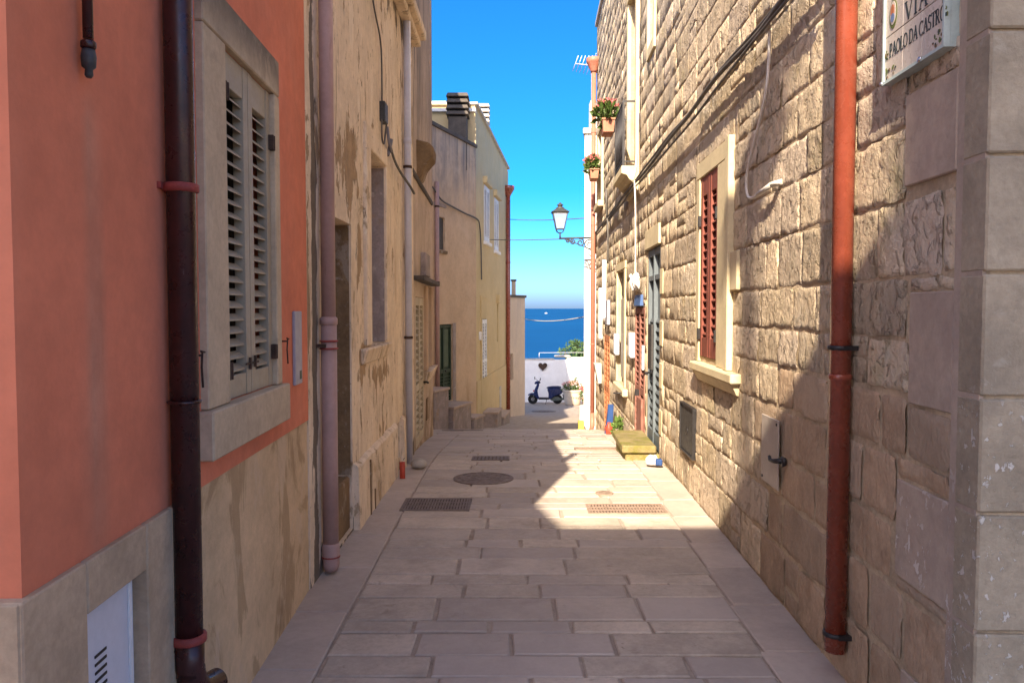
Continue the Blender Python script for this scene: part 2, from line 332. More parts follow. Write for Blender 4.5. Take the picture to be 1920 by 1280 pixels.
def window(parent, fr, s0, s1, z0, z1, n, m, leaves=2, pitch=.05, stile=.05, top=.13, bot=.1, depth=.1, tilt=38, name='window', label=None, mid=None, gap=.004, t=.035, inset=.0):
    """a part of the building: dark backing with louvred leaves whose slats are sub-parts"""
    bk = MB().fb(fr, s0 + inset, s1 - inset, n - depth, n - depth + .008, z0 + inset, z1 - inset).build(name, 'dark_inside', parent)
    if label: bk['label'] = label
    w = (s1 - s0)/leaves
    for k in range(leaves):
        a, c = s0 + k*w + gap, s0 + (k + 1)*w - gap
        L = MB().fb(fr, a, a + stile, n - t, n, z0, z1).fb(fr, c - stile, c, n - t, n, z0, z1)
        L.fb(fr, a + stile, c - stile, n - t + .004, n - .003, z1 - top, z1).fb(fr, a + stile, c - stile, n - t + .004, n - .003, z0, z0 + bot)
        zones = [(z0 + bot, z1 - top)]
        if mid: L.fb(fr, a + stile, c - stile, n - t + .004, n - .003, mid - .045, mid + .045); zones = [(z0 + bot, mid - .045), (mid + .045, z1 - top)]
        L.build('shutter_leaf', m, bk, bevel=.002)
        a2, c2 = a + stile - .004, c - stile + .004; dn, dz = .5*t*.78*math.cos(R(tilt)), .5*t*.78*math.sin(R(tilt)); th = .0035
        for lo, hi in zones:
            cnt = max(1, int((hi - lo)/pitch)); first = None; p = (hi - lo)/cnt
            for i in range(cnt):
                zc = lo + p*(i + .5)
                if first is None:
                    nc = n - t*.5
                    q = [fr.P(s, nc + sn*dn, zc - sn*dz + e*th) for e in (-1, 1) for s, sn in ((a2, -1), (c2, -1), (c2, 1), (a2, 1))]
                    first = MB().hexa(q).build('slat', m, bk); z00 = zc
                else:
                    s_ = copy_at(first, (0, 0, zc - z00)); s_.parent = bk
    return bk

def clamp(fr_or_none, c, r, z, parent, m='iron', h=.03):
    return MB().lathe((c[0], c[1], z), [(r + .001, 0), (r + .009, .003), (r + .009, h - .003), (r + .001, h)], 16).build('clamp', m, parent)

# ------------------------------------------------------------------ setting: ground, street, sea
gb_ = MB(); ys = [-14 + .5*i for i in range(114)]; xs = [-16, -6, -2, -1, 0, 1, 2, 6, 16]
nx = len(xs)
gb_.add([(x, y, G(y) - .012) for y in ys for x in xs], [(j*nx + i, j*nx + i + 1, (j + 1)*nx + i + 1, (j + 1)*nx + i) for j in range(len(ys) - 1) for i in range(nx - 1)], True)
tag(gb_.build('ground', 'joint_mortar', loc=(0, 0, 0), recalc=False), kind='structure')
hb = MB(); hy = [42, 44, 48, 56, 70, 90, 120]; hz = [-3.3, -5., -9, -15, -22, -30, -36]
hx = [-200 + 20*i for i in range(21)]
hb.add([(x, y + 2*nz(x*.05, 3, y), z + (1.2*nz(x*.06, y*.06, 1) if 42 < y < 110 else 0)) for y, z in zip(hy, hz) for x in hx], [(j*21 + i, j*21 + i + 1, (j + 1)*21 + i + 1, (j + 1)*21 + i) for j in range(6) for i in range(20)], True)
tag(hb.build('hillside', 'hill_scrub', loc=(0, 42, -36), recalc=False), kind='structure')
sb = MB(); sb.add([(-60000, 60, -32), (60000, 60, -32), (60000, 90000, -32), (-60000, 90000, -32)], [(0, 1, 2, 3)])
tag(sb.build('sea', 'sea_water', loc=(0, 60, -32), recalc=False), kind='structure')

street = bpy.data.objects.new('street', None); col.objects.link(street); tag(street, kind='structure')
rnd = random.Random(11)
def wallL(y):
    return -1.10 if y < 1.7 else (-1.055 - .0348*(y - 1.64) if y < 4.34 else (-1.14 if y < 8.9 else -1.15 - .0226*(y - 8.9)))
def wallR(y): return 1.41 + .0311*(y - 2.4)
def slab(x0, x1, y0, y1, name, m, j=.013, dz=0):
    w = [rnd.uniform(-.006, .006) for _ in range(8)]
    e = .007; c = [(x0 + j + w[0], y0 + j + w[1]), (x1 - j + w[2], y0 + j + w[3]), (x1 - j + w[4], y1 - j + w[5]), (x0 + j + w[6], y1 - j + w[7])]
    cx = sum(p[0] for p in c)/4; cy = sum(p[1] for p in c)/4
    tl = rnd.uniform(-.0025, .0025)
    def Z(x, y, d): return G(y) + dz + d + tl*(x - cx)/.3
    lo = [(x, y, Z(x, y, -.03)) for x, y in c]; up = [(x, y, Z(x, y, -.006)) for x, y in c]
    inn = [(x + (e if x < cx else -e), y + (e if y < cy else -e), 0) for x, y in c]; inn = [(x, y, Z(x, y, 0)) for x, y, _ in inn]
    b = MB(); b.add(lo + up + inn, [(i, (i + 1) % 4, 4 + (i + 1) % 4, 4 + i) for i in range(4)] + [(4 + i, 4 + (i + 1) % 4, 8 + (i + 1) % 4, 8 + i) for i in range(4)] + [(8, 9, 10, 11)])
    b.build(name, m, street, recalc=False)
rows = [3.30, 3.51, 3.76, 3.91, 4.23, 4.44, 4.60, 4.89, 5.14, 5.31, 5.58]
y = 3.30
while y > 1.0: y -= rnd.choice((.16, .22, .28, .31)); rows.insert(0, y)
y = 5.58
k = 0
while y < 20:
    y += rnd.choice((.17, .25, .29, .32, .22)) if y < 11 else rnd.choice((.34, .42, .5)); rows.append(y)
HOLES_G = []   # street furniture set flush in the paving: x0,x1,y0,y1
for a, b_ in zip(rows, rows[1:]):
    ym = (a + b_)/2
    xl = -.86 if ym < 12.2 else -2.6; xr = 1.055 + .031*ym
    if ym > 12.2: xl = -1.9
    x = xl; n_ = 0
    while x < xr - .05:
        w = rnd.uniform(.36, .70) if b_ - a > .2 else rnd.uniform(.34, .8)
        if ym > 12: w *= 1.5
        if xr - (x + w) < .3: w = xr - x
        slab(x, x + w, a, b_, 'paving_slab', 'paving', dz=rnd.uniform(-.002, .002), j=rnd.uniform(.006, .012)); x += w
for side in (0, 1):
    y = 1.0
    while y < (12.2 if side == 0 else 17.4):
        d = rnd.uniform(.5, .75)
        if side == 0: slab(wallL(y + d/2) - .03, -.86, y, y + d, 'border_slab', 'border_paving', .004, .001)
        else: slab(1.055 + .031*(y + d/2), wallR(y + d/2) + .03, y, y + d, 'border_slab', 'border_paving', .004, .001)
        y += d

# ------------------------------------------------------------------ terracotta house (left foreground)
F1 = Fr((-1.055, 1.64), (-1.149, 4.34), 1); F2 = Fr((-1.149, 4.34), (-1.13, 8.9), 1); F3 = Fr((-1.15, 8.9), (-1.22, 12.0), 1)
FP = Fr((-1.95, 18.2), (-.97, 21), 1); FY = Fr((-.97, 21), (-.14, 28.3), 1); FG = Fr((-.12, 27.9), (.49, 29.3), 1)
FR_ = Fr((1.41, 2.40), (1.87, 17.2), -1)

red = thing('terracotta_house', F1.P(0, 0, 0), 'terracotta red plastered house in the left foreground with beige louvred shutters', 'house')
def stain1(s, z): return 1.1*math.exp(-((s - .34 - .012*nz(z*2, 1, 1))/(.03 + .02*max(0, 2.1 - z)))**2)*smooth(2.2, 2.0, z)*(.55 + .45*nz(s*6, z*2, 4))*smooth(.9, 1.5, z + .2) if z < 2.3 else 0.
fb1 = facade(F1, 0, F1.L, .972, 4.5, [(1.30, 1.97, 1.242, 2.59, .14)], 4., res=.04, peel=stain1)
fb1.build('upper_wall', 'terracotta', red, recalc=False, attr=('stain', fb1.peel))
MB().fb(F1, .927, F1.L, -3.9, -.006, -.4, .972).build('base_wall', 'stained_plaster', red)
MB().fb(F1, -.0, .93, -3.9, -.05, -.4, .972).build('inner_base', 'plinth_stone', red)
for q in ((-.03, .235, -.3, .977), (.24, .57, .845, .977), (.575, .75, -.3, .977), (.755, .926, .52, .977), (.755, .926, -.3, .515)):
    MB().fb(F1, q[0], q[1], -.049, .018, q[2], q[3]).build('plinth_block', 'plinth_stone', red, bevel=.004)
MB().fb(F1, -.034, -.0005, -3.8, .012, -.3, .975).build('plinth_return', 'plinth_stone', red, bevel=.004)
mb_ = MB().fb(F1, .25, .565, -.045, -.022, -.1, .838).build('meter_door', 'white_metal', red, bevel=.003)
MB().fb(F1, .53, .545, -.021, -.016, -.1, .82).build('door_edge', 'white_paint', mb_)
for i in range(5):
    MB().hexa([F1.P(s, nn, .60 + i*.022 + zz) for zz in (0, .007) for s, nn in ((.34, -.0215), (.40, -.0215), (.40, -.019), (.34, -.019))]).build('vent_slot', 'iron', mb_)
MB().fb(F1, .262, .278, -.021, .0, .50, .535).build('lock', 'iron', mb_)
# window surround and shutters
w1 = window(red, F1, 1.303, 1.967, 1.245, 2.587, .006, 'beige_shutter', 2, .0495, .058, .13, .09, depth=.12, tilt=40, t=.045)
for q in ((1.064, 1.298, 1.243, 2.588), (1.972, 2.053, 1.243, 2.588)):
    MB().fb(F1, q[0], q[1], -.02, .028, q[2], q[3]).build('jamb', 'window_stone', w1, bevel=.004)
MB().fb(F1, 1.064, 2.053, -.02, .029, 2.591, 2.755).build('lintel', 'window_stone', w1, bevel=.005)
MB().fb(F1, 1.03, 2.09, -.02, .055, 1.066, 1.240).build('sill', 'window_stone', w1, bevel=.006)
for s, z in ((1.315, 2.42), (1.315, 1.36), (1.955, 2.36), (1.955, 1.40)):
    MB().fb(F1, s - .018, s - .008, .004, .03, z - .034, z + .034).fb(F1, s + .006, s + .016, .004, .03, z - .034, z + .034).fb(F1, s - .016, s + .016, .004, .022, z - .012, z + .010).build('hinge', 'rusty_iron', w1, bevel=.002)
MB().fb(F1, 1.55, 1.72, .008, .014, 1.366, 1.374).fb(F1, 1.595, 1.605, .008, .018, 1.345, 1.395).fb(F1, 1.665, 1.675, .008, .018, 1.35, 1.40).build('latch', 'rusty_iron', w1)
for s in (.99, 2.13):
    MB().tube([F1.P(s, 0, 1.44), F1.P(s, .035, 1.44)], .004, 6).tube([F1.P(s, .035, 1.455), F1.P(s + .005, .03, 1.40), F1.P(s, .035, 1.33)], .004, 6).tube([F1.P(s - .014, .035, 1.455), F1.P(s + .02, .035, 1.45)], .004, 6).build('shutter_dog', 'rusty_iron', w1)

# things fixed on the terracotta wall
c = F1.P(.788, .05, 0)
dp = thing('downpipe', (c.x, c.y, .2), 'dark brown drainpipe with peeling paint on the terracotta house', 'drainpipe', 'drainpipes')
MB().tube([(c.x, c.y, .43), (c.x, c.y, 4.75)], .0435, 24).build('pipe', 'brown_pipe', dp)
MB().tube([(c.x, c.y, .56), (c.x, c.y, .46), F1.P(.80, .055, .40), F1.P(.83, .07, .36), F1.P(.90, .10, .355)], [.047, .046, .045, .044, .042], 20).build('elbow', 'brown_pipe', dp)
for z in (1.96, .535): clamp(None, c, .045, z, dp, 'clamp_red', .028); MB().fb(F1, .73, .84, 0, .012, z + .006, z + .026).build('bracket', 'clamp_red', dp)
clamp(None, c, .0435, 1.30, dp, 'brown_pipe', .012)
c = F1.P(.285, .026, 0)
sp = thing('overflow_pipe', (c.x, c.y, 2.15), 'thin dark overflow pipe ending in a metal spout above the red wall', 'pipe')
MB().tube([(c.x, c.y, 2.26), (c.x, c.y, 3.6)], .0125, 12).build('pipe', 'brown_pipe', sp)
MB().lathe((c.x, c.y, 2.235), [(.014, 0), (.018, .003), (.018, .016), (.014, .02)], 14).build('collar', 'brown_pipe', sp)
MB().lathe((c.x, c.y, 2.165), [(.006, 0), (.010, .006), (.009, .02), (.016, .026), (.018, .05), (.015, .068)], 14).build('spout', 'lamp_metal', sp)
pn = MB().fb(F1, 2.36, 2.51, 0, .015, 1.20, 1.585).build('meter_cover', 'meter_grey', bevel=.003); tag(pn, 'flat grey metal meter cover set in the terracotta wall beside the window', 'panel')
MB().fb(F1, 2.45, 2.49, .0155, .017, 1.225, 1.27).build('sticker', 'green_panel', pn)

# ------------------------------------------------------------------ weathered house
def peel2(s, z):
    v = .12
    for a, c, p, q, k in ((1.12, 2.66, .45, .40, .85), (1.45, 2.05, .16, .5, .6), (1.5, 1.22, .24, .2, .75), (2.25, 1.05, .6, .12, .6), (.03, 2.0, .06, 1.1, .6), (3.6, .35, .5, .25, .4), (2.3, .15, 1.2, .18, .45), (2.0, 4.3, 1.6, .2, .35)):
        v = max(v, k*math.exp(-((s - a)/p)**2 - ((z - c)/q)**2))
    return v
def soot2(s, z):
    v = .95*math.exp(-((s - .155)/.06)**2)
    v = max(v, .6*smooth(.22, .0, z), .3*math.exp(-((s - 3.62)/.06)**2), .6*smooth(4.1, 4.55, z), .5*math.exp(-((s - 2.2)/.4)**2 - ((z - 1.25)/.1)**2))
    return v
def disp2(s, z): return .007*nz(s*1.7, z*1.7, 8) + .003*nz(s*7, z*7, 3) - .006*smooth(.5, .8, peel2(s, z))
old = thing('weathered_house', F2.P(0, 0, 0), 'weathered cream house with peeling plaster and walled-up openings beside the red house', 'house')
fb2 = facade(F2, .004, F2.L, -.5, 4.55, [(.62, 1.165, .02, 2.19, .26), (1.84, 2.60, 1.30, 2.86, .17), (3.08, 3.43, .10, .46, .3)], 4.2, .03, disp2, peel2, soot=soot2)
fb2.build('wall', 'weathered_plaster', old, recalc=False, attr=[('peel', fb2.peel), ('soot', fb2.soot)])
MB().fb(F2, 1.159, 1.1635, -.24, -.012, .41, 2.185).build('door_reveal', 'old_brown_infill', old)
MB().fb(F2, 2.592, 2.5985, -.13, -.004, 1.304, 2.84).build('window_reveal', 'old_grey_infill', old)
dr = MB().fb(F2, .625, 1.16, -.255, -.235, .38, 2.186).build('door_infill', 'old_brown_infill', old)
MB().fb(F2, .622, 1.163, -.25, -.02, .02, .40).build('threshold', 'old_brown_infill', dr, bevel=.012)
wi = MB().fb(F2, 1.843, 2.597, -.168, -.13, 1.303, 2.857).build('window_infill', 'old_grey_infill', old)
MB().fb(F2, 1.64, 1.835, -.01, .028, 1.31, 3.03).build('jamb', 'weathered_plaster', wi, bevel=.008)
MB().fb(F2, 2.604, 2.66, -.01, .02, 1.31, 2.86).build('jamb', 'weathered_plaster', wi, bevel=.006)
MB().fb(F2, 1.838, 2.66, -.01, .021, 2.865, 3.02).build('lintel', 'weathered_plaster', wi, bevel=.008)
MB().hexa([F2.P(s, nn, z) for z, o in ((1.17, .02), (1.295, .06)) for s, nn in ((1.50, -.01), (2.66, -.01), (2.66, o), (1.50, o))]).build('sill', 'weathered_plaster', wi, bevel=.012)
MB().fb(F2, 3.07, 3.44, -.28, -.27, .08, .47).build('vent_back', 'dark_inside', old)
pl = MB()
def prow(s): z = .44 + .03*s/3.4 + .02*nz(s*4, 1, 1); n_ = .04 + .008*nz(s*5, 2, 2); return [F2.P(s, -.02, -.3), F2.P(s, n_ + .01, -.3), F2.P(s, n_, z), F2.P(s, n_ - .015, z + .018), F2.P(s, -.02, z + .04)]
for s0_, s1_ in ((1.185, 3.06), (3.45, 3.6)):
    k_ = max(2, int((s1_ - s0_)/.06)); q_ = [prow(s0_ + (s1_ - s0_)*i/k_) for i in range(k_ + 1)]
    pl.add([p for row in q_ for p in row], [(5*i + j, 5*i + 5 + j, 5*i + 6 + j, 5*i + 1 + j) for i in range(k_) for j in range(4)] + [(0, 1, 2, 3, 4), (5*k_, 5*k_ + 4, 5*k_ + 3, 5*k_ + 2, 5*k_ + 1)])
pl.build('plinth', 'weathered_plaster', old)
for q in ((1.60, .02, .43), (1.78, .0, .16)):
    MB().fb(F2, q[0], q[0] + .025, .035, .052, q[1] - .2, q[2]).build('plinth_crack', 'old_brown_infill', old)
MB().fb(F2, 0, F2.L, -.3, .10, 4.55, 4.62).fb(F2, 0, F2.L, -.3, .16, 4.62, 4.72).build('cornice', 'weathered_plaster', old, bevel=.012)
MB().fb(F2, .0, F2.L, -4.2, -.02, 4.56, 4.70).build('roof', 'roof_cap', old)

c = F2.P(.27, .055, 0)
pp = thing('pink_downpipe', (c.x, c.y, 0), 'dusty pink drainpipe on the weathered house next to the red wall', 'drainpipe', 'drainpipes')
MB().tube([(c.x, c.y, .16), (c.x, c.y, 1.52)], .047, 20).tube([(c.x, c.y, 1.50), (c.x, c.y, 4.6)], .042, 20).build('pipe', 'pink_pipe', pp)
MB().lathe((c.x, c.y, 1.50), [(.047, 0), (.053, .005), (.053, .04), (.043, .05)], 18).build('collar', 'pink_pipe', pp)
MB().lathe((c.x, c.y, .02), [(.038, 0), (.05, .03), (.052, .1), (.053, .15), (.047, .17)], 18).build('shoe', 'pink_pipe', pp)
for z in (1.40, 1.355, .10): clamp(None, c, .047, z, pp, 'clamp_red', .012)
MB().fb(F2, .20, .225, -.02, .05, 1.37, 1.39).build('bracket', 'rusty_iron', pp)

c = F2.P(3.76, .05, 0)
gp = thing('grey_downpipe', (c.x, c.y, -.1), 'pale grey drainpipe beside the cream shuttered door', 'drainpipe', 'drainpipes')
MB().tube([(c.x, c.y, -.06), (c.x, c.y, 6.6)], .037, 20).build('pipe', 'grey_pipe', gp)
for z in (3.05, 1.28): clamp(None, c, .037, z, gp, 'rusty_iron', .03)
MB().lathe((c.x, c.y, 3.3), [(.037, 0), (.042, .004), (.042, .05), (.037, .056)], 18).build('collar', 'grey_pipe', gp)
jb = thing('junction_box', F2.P(2.55, 0, 3.2), 'small grey electrical junction box high on the weathered wall', 'box')
MB().fb(F2, 2.38, 2.54, -.01, .05, 3.21, 3.38).build('box', 'lamp_metal', jb, bevel=.008)
MB().tube([F2.P(2.60, .03, 3.21), F2.P(2.63, .04, 3.08), F2.P(2.68, .05, 3.0)], .013, 8).tube([F2.P(2.7, .05, 3.12), F2.P(2.68, .03, 3.0), F2.P(2.66, .02, 2.97)], .018, 8).build('conduit', 'grey_panel', jb)
def wire(name, pts, r, m, label, sub=6):
    P = [Vector(p) for p in pts]; out = []
    for i in range(len(P) - 1):
        a, b, c, d = P[max(i - 1, 0)], P[i], P[i + 1], P[min(i + 2, len(P) - 1)]
        for k in range(sub):
            t = k/sub; out.append(.5*((2*b) + (c - a)*t + (2*a - 5*b + 4*c - d)*t*t + (3*b - a - 3*c + d)*t**3))
    out.append(P[-1])
    return tag(MB().tube(out, r, 6).build(name, m), label, 'cable')
wire('wall_cable', [F2.P(1.75, .02, 4.4), F2.P(2.0, .025, 4.05), F2.P(2.32, .025, 3.85), F2.P(2.40, .02, 3.5), F2.P(2.38, .02, 3.1), F2.P(2.42, .03, 3.02), F2.P(2.5, .03, 3.12), F2.P(2.56, .03, 3.22)], .008, 'cable_grey', 'thin dark cable running down the weathered wall into the junction box')
wire('wall_cable', [F2.P(2.66, .04, 3.08), F2.P(2.95, .04, 2.98), F2.P(3.3, .05, 2.92), F2.P(3.6, .09, 2.85), F2.P(3.8, .11, 2.8), F2.P(4.1, .06, 2.86)], .013, 'cable_grey', 'twisted cable crossing from the junction box to the grey drainpipe')
rp = MB().tube([F2.P(2.92, .10, -.06), F2.P(2.92, .10, .15)], .026, 12).build('red_pipe_stub', 'red_plastic'); tag(rp, 'short red plastic pipe stub at the foot of the weathered wall', 'pipe stub')
rk = MB(); rk.lathe(F2.P(3.45, .19, -.012), [(.06, 0), (.085, .02), (.08, .055), (.045, .085), (.0, .09)], 12)
rk.v = [p + Vector((.015*nz(p.x*30, p.y*30, 1), .04*nz(p.x*20, p.y*20, p.z*30), 0)) for p in rk.v]
tag(rk.build('loose_stone', 'rag_grey'), 'lumpy grey stone lying against the weathered wall below the vent', 'stone')

# ------------------------------------------------------------------ grey-stained house with the cream door
h3 = thing('grey_stained_house', F3.P(0, 0, -.1), 'tall soot-stained plaster house with a narrow cream shuttered door', 'house')
def peel3(s, z): return max(.1, .7*smooth(.7, -.2, z), .4*math.exp(-((z - 1.0)/.4)**2))
def disp3(s, z): return .008*nz(s*1.5, z*1.5, 5) - .01*peel3(s, z)
f3 = facade(F3, -.1, F3.L - .1, -1, 6.9, [(.36, 1.42, -.10, 1.74, .1), (1.75, 2.35, .76, 1.93, .12)], 4., .06, disp3, peel3)
f3.build('wall', 'grey_plaster', h3, recalc=False, attr=('peel', f3.peel))
MB().fb(F3, -.12, F3.L - .08, -4., .06, 6.9, 7.05).build('roof', 'roof_cap', h3)
window(h3, F3, .37, 1.41, -.10, 1.735, .0, 'cream_shutter', 2, .075, .06, .1, .12, depth=.08, name='door', mid=.62, t=.04)
MB().fb(F3, 1.755, 2.345, -.118, -.1, .765, 1.925).build('window_infill', 'old_grey_infill', h3)
for s in (1.5, 1.66, 2.36, 2.56):
    MB().fb(F3, s, s + .085, -.01, .04, .76, 1.90).build('pilaster', 'pink_plaster', h3, bevel=.005)
MB().hexa([F3.P(s, nn, z) for z, o in ((.58, .03), (.75, .10)) for s, nn in ((1.45, -.01), (2.72, -.01), (2.72, o), (1.45, o))]).build('sill', 'weathered_plaster', h3, bevel=.01)
MB().fb(F3, .15, 2.75, -.01, .13, 1.93, 1.985).build('lintel', 'dark_cap_and_shade', h3, bevel=.008)
MB().fb(F3, 1.1, 1.7, -.01, .07, 2.02, 2.32).build('fuse_box', 'old_grey_infill', h3, bevel=.01)
MB().fb(F3, -.05, 2.8, -.01, .03, 3.14, 3.2).build('ledge', 'dark_cap_and_shade', h3, bevel=.012)
cb = MB(); prof = [(-.01, 3.16), (.05, 3.2), (.1, 3.33), (.16, 3.40), (.2, 3.44), (.21, 3.56), (.15, 3.62), (-.01, 3.66)]
cb.prism([F3.P(.62, a, z) for a, z in prof], F3.P(1.05, 0, 0) - F3.P(.62, 0, 0)); cb.build('corbel', 'old_brown_infill', h3, bevel=.012)
MB().fb(F3, 1.75, 2.0, .0, .012, .05, .35).build('base_patch', 'old_brown_infill', h3)
MB().tube([F3.P(1.38, .0, .62), F3.P(1.38, .05, .62), F3.P(1.28, .07, .62)], .014, 8).build('door_handle', 'iron', h3)

# ------------------------------------------------------------------ pink house with the green door
hp = thing('pink_house', FP.P(0, 0, -1.3), 'pale pink house with a dark green door and rain-streaked parapet', 'house')
facade(FP, -2.2, FP.L, -3, 5.9, [(.42, 1.38, -.72, 1.21, .13), (.45, .92, 3.02, 3.81, .06)], 3., res=None).build('wall', 'pink_plaster', hp, recalc=False)
MB().fb(FP, -2.25, FP.L, -.35, .05, 5.9, 5.99).build('parapet_cap', 'dark_cap_and_shade', hp, bevel=.01)
gd = MB().fb(FP, .43, 1.37, -.125, -.08, -.71, 1.2).build('door', 'green_paint', hp)
MB().fb(FP, .43, .5, -.08, -.04, -.71, 1.2).fb(FP, .87, .94, -.08, -.035, -.71, 1.2).fb(FP, 1.30, 1.37, -.08, -.04, -.71, 1.2).fb(FP, .5, .87, -.08, -.04, 1.12, 1.2).fb(FP, .94, 1.3, -.08, -.04, 1.12, 1.2).fb(FP, .5, .87, -.08, -.04, .0, .1).fb(FP, .94, 1.3, -.08, -.04, .0, .1).build('frame', 'green_paint', gd, bevel=.006)
for a in (.5, .94): MB().fb(FP, a + .05, a + .31, -.079, -.065, .14, 1.08).build('panel', 'green_panel', gd, bevel=.006)
for a in (.51, .95):
    for i in range(8):
        z = -.66 + i*.08
        MB().hexa([FP.P(s, nn, z + dz) for dz in (0, .012) for s, nn in ((a, -.078 + dz*0), (a + .34, -.078), (a + .34, -.04), (a, -.04))]).build('slat', 'green_panel', gd)
MB().lathe(FP.P(.985, -.02, .05), [(.0, -.02), (.025, -.01), (.025, .01), (.0, .02)], 10).build('door_knob', 'iron', gd)
MB().fb(FP, 1.382, 1.56, -.01, .012, -.9, 1.235).build('door_jamb', 'old_grey_infill', hp)
MB().fb(FP, .46, .91, -.055, -.045, 3.03, 3.80).build('window_pane', 'dark_panel', hp)
MB().fb(FP, .40, .98, -.01, .05, 2.93, 3.0).build('window_sill', 'old_brown_infill', hp, bevel=.006)
MB().fb(FP, .28, .98, -.01, .02, 4.05, 4.13).build('string_course', 'old_grey_infill', hp)
def chimney(parent, x, y, z0, z1, w, d, m='dark_cap_and_shade', n_=4):
    b = MB().wb(x - w/2, x + w/2, y - d/2, y + d/2, z0, z1 - .62).build('chimney_stack', m, parent)
    zz = z1 - .62
    for i in range(n_):
        MB().wb(x - w*.42, x + w*.42, y - d*.42, y + d*.42, zz, zz + .07).build('vent_gap', 'dark_inside', b)
        q = []
        for z, e in ((zz + .05, .62), (zz + .15, .53)): q += [(x - w*e, y - d*e, z), (x + w*e, y - d*e, z), (x + w*e, y + d*e, z), (x - w*e, y + d*e, z)]
        MB().hexa(q).build('cowl_slab', m, b, bevel=.01); zz += .155
    return b
chimney(hp, -1.42, 20.6, 5.2, 7.2, .48, .5)  # dark material paints the shade this chimney stands in
cpt = FP.P(.34, .06, 0)
tp = thing('thin_pink_downpipe', (cpt.x, cpt.y, -.8), 'thin faded pink drainpipe left of the green door', 'drainpipe', 'drainpipes')
MB().tube([(cpt.x, cpt.y, -.9), (cpt.x, cpt.y, 4.6)], .05, 14).build('pipe', 'pink_pipe', tp)
for z in (2.2, 4.0): clamp(None, cpt, .05, z, tp, 'rusty_iron', .04)
wire('wall_cable', [FP.P(.1, .05, 4.45), FP.P(.5, .05, 4.25), FP.P(.7, .08, 4.17), FP.P(1.3, .04, 4.13), FP.P(2.1, .04, 4.06), FP.P(2.9, .05, 4.0), FY.P(.3, .05, 3.85), FY.P(.6, .04, 3.3), FY.P(.7, .04, 2.4)], .02, 'cable_grey', 'grey cable looping across the pink house to the yellow one')
def steps(name, label, fr, blocks):
    t = thing(name, fr.P(blocks[0][0], blocks[0][3], blocks[0][4]), label, 'steps')
    for a, c, n0, n1, z0, z1 in blocks:
        MB().fb(fr, a, c, n0, n1, z0, z1 - .06).build('riser', 'old_grey_infill', t, bevel=.01)
        MB().fb(fr, a - .03, c + .03, n0, n1 + .03, z1 - .058, z1).build('tread', 'step_stone', t, bevel=.008)
    return t
steps('door_steps', 'worn pinkish stone steps leading up to the green door', FP, [(.15, 1.25, .02, .55, -1.6, -.72), (1.29, 1.95, .02, .62, -1.9, -1.12), (-.7, .1, .02, .45, -1.4, -.25)])

# ------------------------------------------------------------------ yellow house
hy_ = thing('yellow_house', FY.P(0, 0, -1.7), 'pale yellow house with white louvred shutters and a rooftop terrace', 'house')
WY = [(1.40, 2.45, 3.55, 5.18), (3.55, 4.55, 3.45, 5.12), (.93, 1.88, -1.12, 1.30)]
facade(FY, 0, FY.L, -3.4, 6.55, [(a, c, z0, z1, .14) for a, c, z0, z1 in WY] + [(4.2, 4.6, .5, 1.75, .1), (5.2, 5.75, -1.9, -.5, .15)], 5., res=None).build('wall', 'yellow_plaster', hy_, recalc=False)
par = MB()
par.prism([FY.P(0, -.02, 6.552), FY.P(FY.L, -.02, 6.552), FY.P(FY.L, -.02, 6.62), FY.P(0, -.02, 7.05)], FY.P(0, -.25, 0) - FY.P(0, 0, 0)); par.build('parapet', 'yellow_plaster', hy_)
MB().hexa([FY.P(s, nn, z + dz) for dz in (0, .07) for s, nn, z in ((-.05, .06, 7.052), (FY.L + .05, .06, 6.625), (FY.L + .05, -.3, 6.625), (-.05, -.3, 7.052))]).build('parapet_cap', 'roof_cap', hy_, bevel=.008)
FB = Fr((-3.6, 21.02), (-.99, 21.02), 1)
MB().fb(FB, -2, FB.L, -.3, 0, 5.9, 6.86).build('terrace_wall', 'yellow_plaster', hy_)
MB().fb(FB, -2.05, FB.L + .02, -.34, .08, 6.862, 6.95).build('terrace_cap', 'whitewash', hy_, bevel=.008)
MB().wb(-3.6, -1.75, 22.2, 24.0, 6.5, 7.35).build('stair_head', 'yellow_plaster', hy_); MB().wb(-3.7, -1.65, 22.1, 24.1, 7.352, 7.44).build('stair_head_cap', 'whitewash', hy_, bevel=.008)
chimney(hy_, -.95, 24.5, 6.3, 7.95, .42, .42, 'roof_cap')
MB().fb(FY, .004, FY.L - .004, -.02, .03, -3.3, -1.3 + .9).build('base_band', 'yellow_plaster', hy_)
for i, (a, c, z0, z1) in enumerate(WY):
    wpart = window(hy_, FY, a + .02, c - .02, z0 + .02, z1 - .02, .02, 'white_paint', 2, .1, .07, .12, .12, depth=.12, t=.06, mid=(z0 + z1)/2 if i == 2 else None, name='door' if i == 2 else 'window')
    if i < 2:
        MB().fb(FY, a - .12, c + .12, -.01, .12, z1 + .005, z1 + .2).build('hood', 'yellow_plaster', wpart, bevel=.01)
        MB().fb(FY, a - .06, c + .06, -.01, .09, z0 - .1, z0 - .004).build('sill', 'whitewash', wpart, bevel=.01)
MB().fb(FY, .7, .84, -.01, .04, -1.15, 1.9).fb(FY, .7, 1.9, -.01, .03, 1.905, 1.96).build('door_surround', 'yellow_plaster', hy_)
MB().fb(FY, 4.21, 4.59, -.095, -.05, .51, 1.74).build('narrow_shutter', 'white_paint', hy_, bevel=.01)
MB().fb(FY, 4.1, 4.7, -.01, .1, 1.78, 2.05).build('narrow_hood', 'yellow_plaster', hy_, bevel=.01)
MB().fb(FY, 5.22, 5.73, -.14, -.1, -1.88, -.52).build('niche_door', 'pale_plaster', hy_)
MB().fb(FY, 4.6, 5.0, -.01, .05, -1.75, -1.0).build('meter_hatch', 'roof_cap', hy_, bevel=.01)
